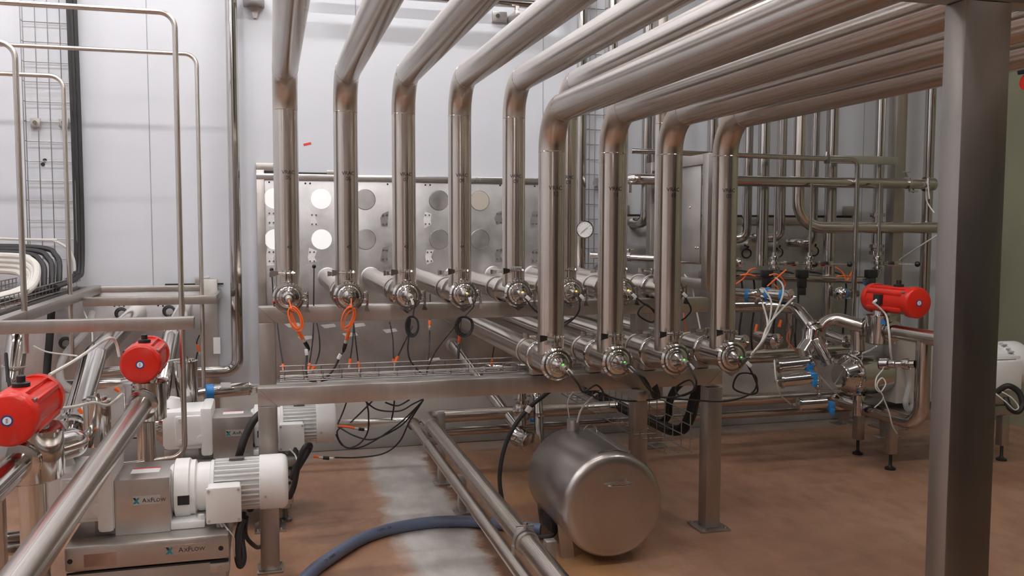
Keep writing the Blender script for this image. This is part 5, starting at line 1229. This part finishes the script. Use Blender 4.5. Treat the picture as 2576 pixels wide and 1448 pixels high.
for k, (c1, cc, rx, end, lab) in enumerate((((1044, 762), (1037, 820), .62, [(1028, 850), (1026, 880), (1034, 910), (1060, 938), (1075, 942)], 'VRAC 07'), ((1192, 768), (1168, 820), .9, [(1130, 838), (1098, 880), (1078, 920), (1072, 945)], 'VRAC 08'))):
    i = 2 + k; x, y, zh = ROW[i][0], YB, ZH_B; yy = 4.15
    t = thing('probe_cable', 'coiled black cable hanging from the %s probe cap' % lab, 'cable', P(*end[-1], 4.15))
    q = P(*cc, yy); pts = [V((x, y - .22, zh)), P(*c1, yy)]
    for tn in range(3):
        for j in range(8):
            a = PI * .45 - 2 * PI * j / 8
            pts.append(q + V((math.cos(a) * .05 * rx * (1 - .13 * tn) + .004 * tn, .008 * (tn + j / 8), math.sin(a) * .052 * (1 - .11 * tn))))
    pts += [P(*e_, 4.16) for e_ in end]
    MB().cable(pts, .0036, 8, 5).build('lead', 'rubber', t)
    lead_tag(V((x + .002, y - .218, zh - .004)), V((x + .012, y - .22, zh - .035)), t)
def bundle(i, pts, lab, extra=None):
    x, y, zh = ROW[i][0], ROW[i][1], ROW[i][2]
    t = thing('probe_cable', lab, 'cable', min([V(p) for p in pts], key=lambda v: v.z))
    s0 = V((x, y - .215, zh))
    MB().cable([s0] + pts, .0045, 8).build('lead', 'rubber', t)
    a = s0 + V((.004, -.004, -.004)); lead_tag(a, a + V((.018, -.008, -.020)), t)
bundle(4, [P(1330, 762, 4.15), P(1352, 785, 4.15), P(1400, 815, 4.2), P(1440, 800, 4.3)], 'black cable trailing right from the VRAC 01 probe cap')
bundle(5, [P(1458, 775, 4.15), P(1448, 795, 4.18), P(1425, 815, 4.22), P(1400, 830, 4.25)], 'black cable trailing down from the VRAC 02 probe cap')
bundle(6, [P(1615, 760, 4.15), P(1650, 785, 4.2), P(1640, 810, 4.2), P(1605, 790, 4.2), P(1625, 765, 4.2), P(1650, 790, 4.25)], 'black cable looped below the VRAC 03 probe cap')
bundle(7, [P(1738, 775, 4.15), P(1728, 795, 4.2), P(1715, 805, 4.25)], 'black cable trailing down from the VRAC 04 probe cap')
bundle(8, [P(1452, 962, 3.45), P(1468, 985, 3.6), P(1500, 968, 3.7), P(1518, 990, 3.75), P(1500, 1000, 3.8), P(1470, 975, 3.85), P(1540, 1000, 4.1)], 'black cable looped under the VRAC 12 probe cap')
bundle(9, [P(1612, 950, 3.42), P(1632, 978, 3.6), P(1660, 1000, 3.8), P(1600, 1008, 3.9), P(1560, 1005, 4.0), P(1500, 985, 4.1)], 'black cable sagging under the VRAC 11 probe cap')
bundle(10, [P(1752, 960, 3.42), P(1740, 985, 3.6), P(1710, 995, 3.7), P(1700, 975, 3.75), P(1735, 955, 3.7), P(1745, 980, 3.65), P(1700, 998, 3.7), P(1660, 998, 3.75)], 'black cable looped under the VRAC 10 probe cap')
bundle(11, [P(1900, 955, 3.6), P(1905, 985, 3.65), P(1880, 990, 3.7), P(1845, 975, 3.72), P(1860, 940, 3.7), P(1900, 945, 3.68), P(1895, 985, 3.7), P(1830, 1008, 3.75), P(1730, 1005, 3.8), P(1660, 998, 3.8)], 'black cable looped wide under the VRAC 09 probe cap')
t = thing('tie_coil', 'bundled black cable ends below the VRAC 11 riser', 'cable', P(1640, 990, 3.7))
for j in range(4): MB().cable([P(1608 + 4 * j, 942 + 2 * j, 3.75), P(1625 + 3 * j, 970, 3.74), P(1648 - 2 * j, 992 + 2 * j, 3.72), P(1660, 998, 3.75), P(1640 + 4 * j, 975 - 3 * j, 3.76)], .004, 8).build('lead', 'rubber', t)
# leads hanging from the wall plate into the tray, with orange plugs
plug_lead([P(694, 800, 5.93), P(697, 812, 5.0), P(703, 860, 4.8), P(712, 918, 4.6)], 'black lead with orange plug at the left end of the mesh tray')
plug_lead([P(789, 812, 4.6), P(786, 860, 4.4), P(778, 916, 4.3)], 'black lead with orange plug at left under VRAC 05')
plug_lead([P(797, 812, 4.6), P(803, 845, 4.5), P(804, 880, 4.45), P(797, 908, 4.4), P(790, 922, 4.35)], 'curved black lead with orange plug at right under VRAC 05')
plug_lead([P(890, 812, 4.6), P(887, 860, 4.4), P(881, 905, 4.3)], 'black lead with orange plug at left under VRAC 06')
plug_lead([P(890, 815, 4.62), P(895, 860, 4.5), P(901, 912, 4.4)], 'black lead with orange plug at right under VRAC 06')
plug_lead([P(980, 810, 4.7), P(988, 850, 4.6), P(990, 905, 4.5)], 'black lead with orange plug at left under VRAC 07')
plug_lead([P(1038, 820, 4.6), P(1018, 860, 4.5), P(1000, 898, 4.45)], 'slanting black lead with orange plug under VRAC 07')
t = plug_lead([P(1082, 740, 5.3), P(1082, 770, 5.0), P(1081, 808, 4.9)], 'black lead with orange plug left of the VRAC 08 riser')
MB().cable([P(1081, 832, 4.9), P(1080, 870, 4.7), P(1074, 930, 4.3)], .004, 8).build('lower_lead', 'rubber', t)
t = plug_lead([P(1162, 790, 5.2), P(1158, 825, 5.1), P(1156, 845, 5.1)], 'black lead with orange plug hanging beside VRAC 08')
MB().cable([P(1155, 865, 5.1), P(1152, 905, 5.0)], .008, 8).build('lower_lead', 'rubber', t)
plug_lead([P(1243, 872, 5.5), P(1240, 890, 5.5), P(1238, 905, 5.5)], 'short black lead near the wall plate right of the slanting pipe')
for (px0, px1, py0, w_) in ((683, 690, 678, 'left of'), (790, 789, 670, 'right of')):
    t = thing('rod_lead', 'black rod with round tip standing %s the VRAC 05 riser' % w_, 'cable', P(px1, 770, 4.43))
    MB().cyl(P(px0, py0, 4.43), P(px1, 775, 4.43), .003, seg=8).build('rod', 'rubber', t)
    MB().sphere(P(px0, py0, 4.43), .010, 12, 8).build('tip', 'black', t)
# drooping cables below the tray
sag = [([P(880, 985, 4.2), P(865, 1030, 4.4), P(850, 1065, 4.6)], 'first'), ([P(945, 1000, 4.2), P(910, 1035, 4.35), P(882, 1062, 4.5)], 'second'), ([P(915, 1005, 4.2), P(950, 1030, 4.3), P(1005, 1033, 4.3), P(1040, 1015, 4.25), P(1065, 1003, 4.2)], 'third'),
       ([P(970, 1012, 4.2), P(1000, 1020, 4.25), P(1030, 1005, 4.2)], 'fourth'), ([P(922, 1010, 4.3), P(927, 1040, 4.4), P(925, 1085, 4.5), P(905, 1115, 4.5), P(875, 1126, 4.5), P(855, 1110, 4.5), P(848, 1085, 4.5), P(862, 1072, 4.5)], 'fifth'),
       ([P(1065, 1006, 4.2), P(1010, 1060, 4.3), P(950, 1103, 4.4), P(900, 1126, 4.45), P(862, 1120, 4.5), P(845, 1092, 4.5)], 'sixth'), ([P(850, 1072, 4.5), P(890, 1095, 4.45), P(935, 1105, 4.4), P(985, 1085, 4.35), P(1020, 1060, 4.3), P(1050, 1022, 4.2)], 'seventh'),
       ([P(1062, 1010, 4.2), P(1030, 1060, 4.3), P(1005, 1110, 4.4), P(965, 1140, 4.4), P(900, 1150, 4.4), P(842, 1150, 4.4)], 'eighth'), ([P(992, 1008, 4.2), P(990, 1030, 4.25), P(985, 1055, 4.3)], 'ninth')]
for pts, lab in sag:
    tag(MB().cable(pts, .004, 8).build('signal_cable', 'rubber'), 'thin black cable drooping between the mesh tray and the floor', 'cable', 'thin black cables drooping below the tray')
for (a, b_, yy, lab) in (((850, 1072), (892, 1077), 4.5, 'right of the second motor'), ((788, 1149), (802, 1150), 4.35, 'near the looped motor cable')):
    t = thing('cable_plug', 'orange plug with black socket %s' % lab, 'plug', P(*b_, yy))
    a, b_ = P(*a, yy), P(*b_, yy); d = (b_ - a).normalized()
    MB().cable([a, (a + b_) / 2 + V((0, 0, .004)), b_], .006, 8).build('plug', 'orange', t)
    MB().cyl(b_ + d * .02, b_ + d * .05, .009, seg=10).build('socket', 'black', t); MB().cyl(b_ + d * .0, b_ + d * .02, .006, seg=10).build('nut', 'tag_grey', t)
    MB().cyl(b_ + d * .05, b_ + d * .07, .006, seg=10).build('marker', 'tag_white', t)
# tag plates on two risers
for (px, py, y, tx, lab) in ((1297, 676, YB - .075, 'LV 2601', 'small grey tag lettered LV 2601 on the VRAC 01 riser'), (1388, 860, YFR - .072, 'LV 2608', 'small grey tag lettered LV 2608 on the VRAC 12 riser')):
    c = P(px, py, y)
    t = thing('tag_plate', lab, 'tag', c)
    MB().bb((c.x - .032, c.y - .001, c.z - .012), (c.x + .032, c.y + .001, c.z + .012), .002).build('plate', 'tag_grey', t)
    flat_text(MB(), tx, .013, c + V((0, -.0015, 0)), (1, 0, 0), (0, 0, 1)).build('lettering', 'ink', t)
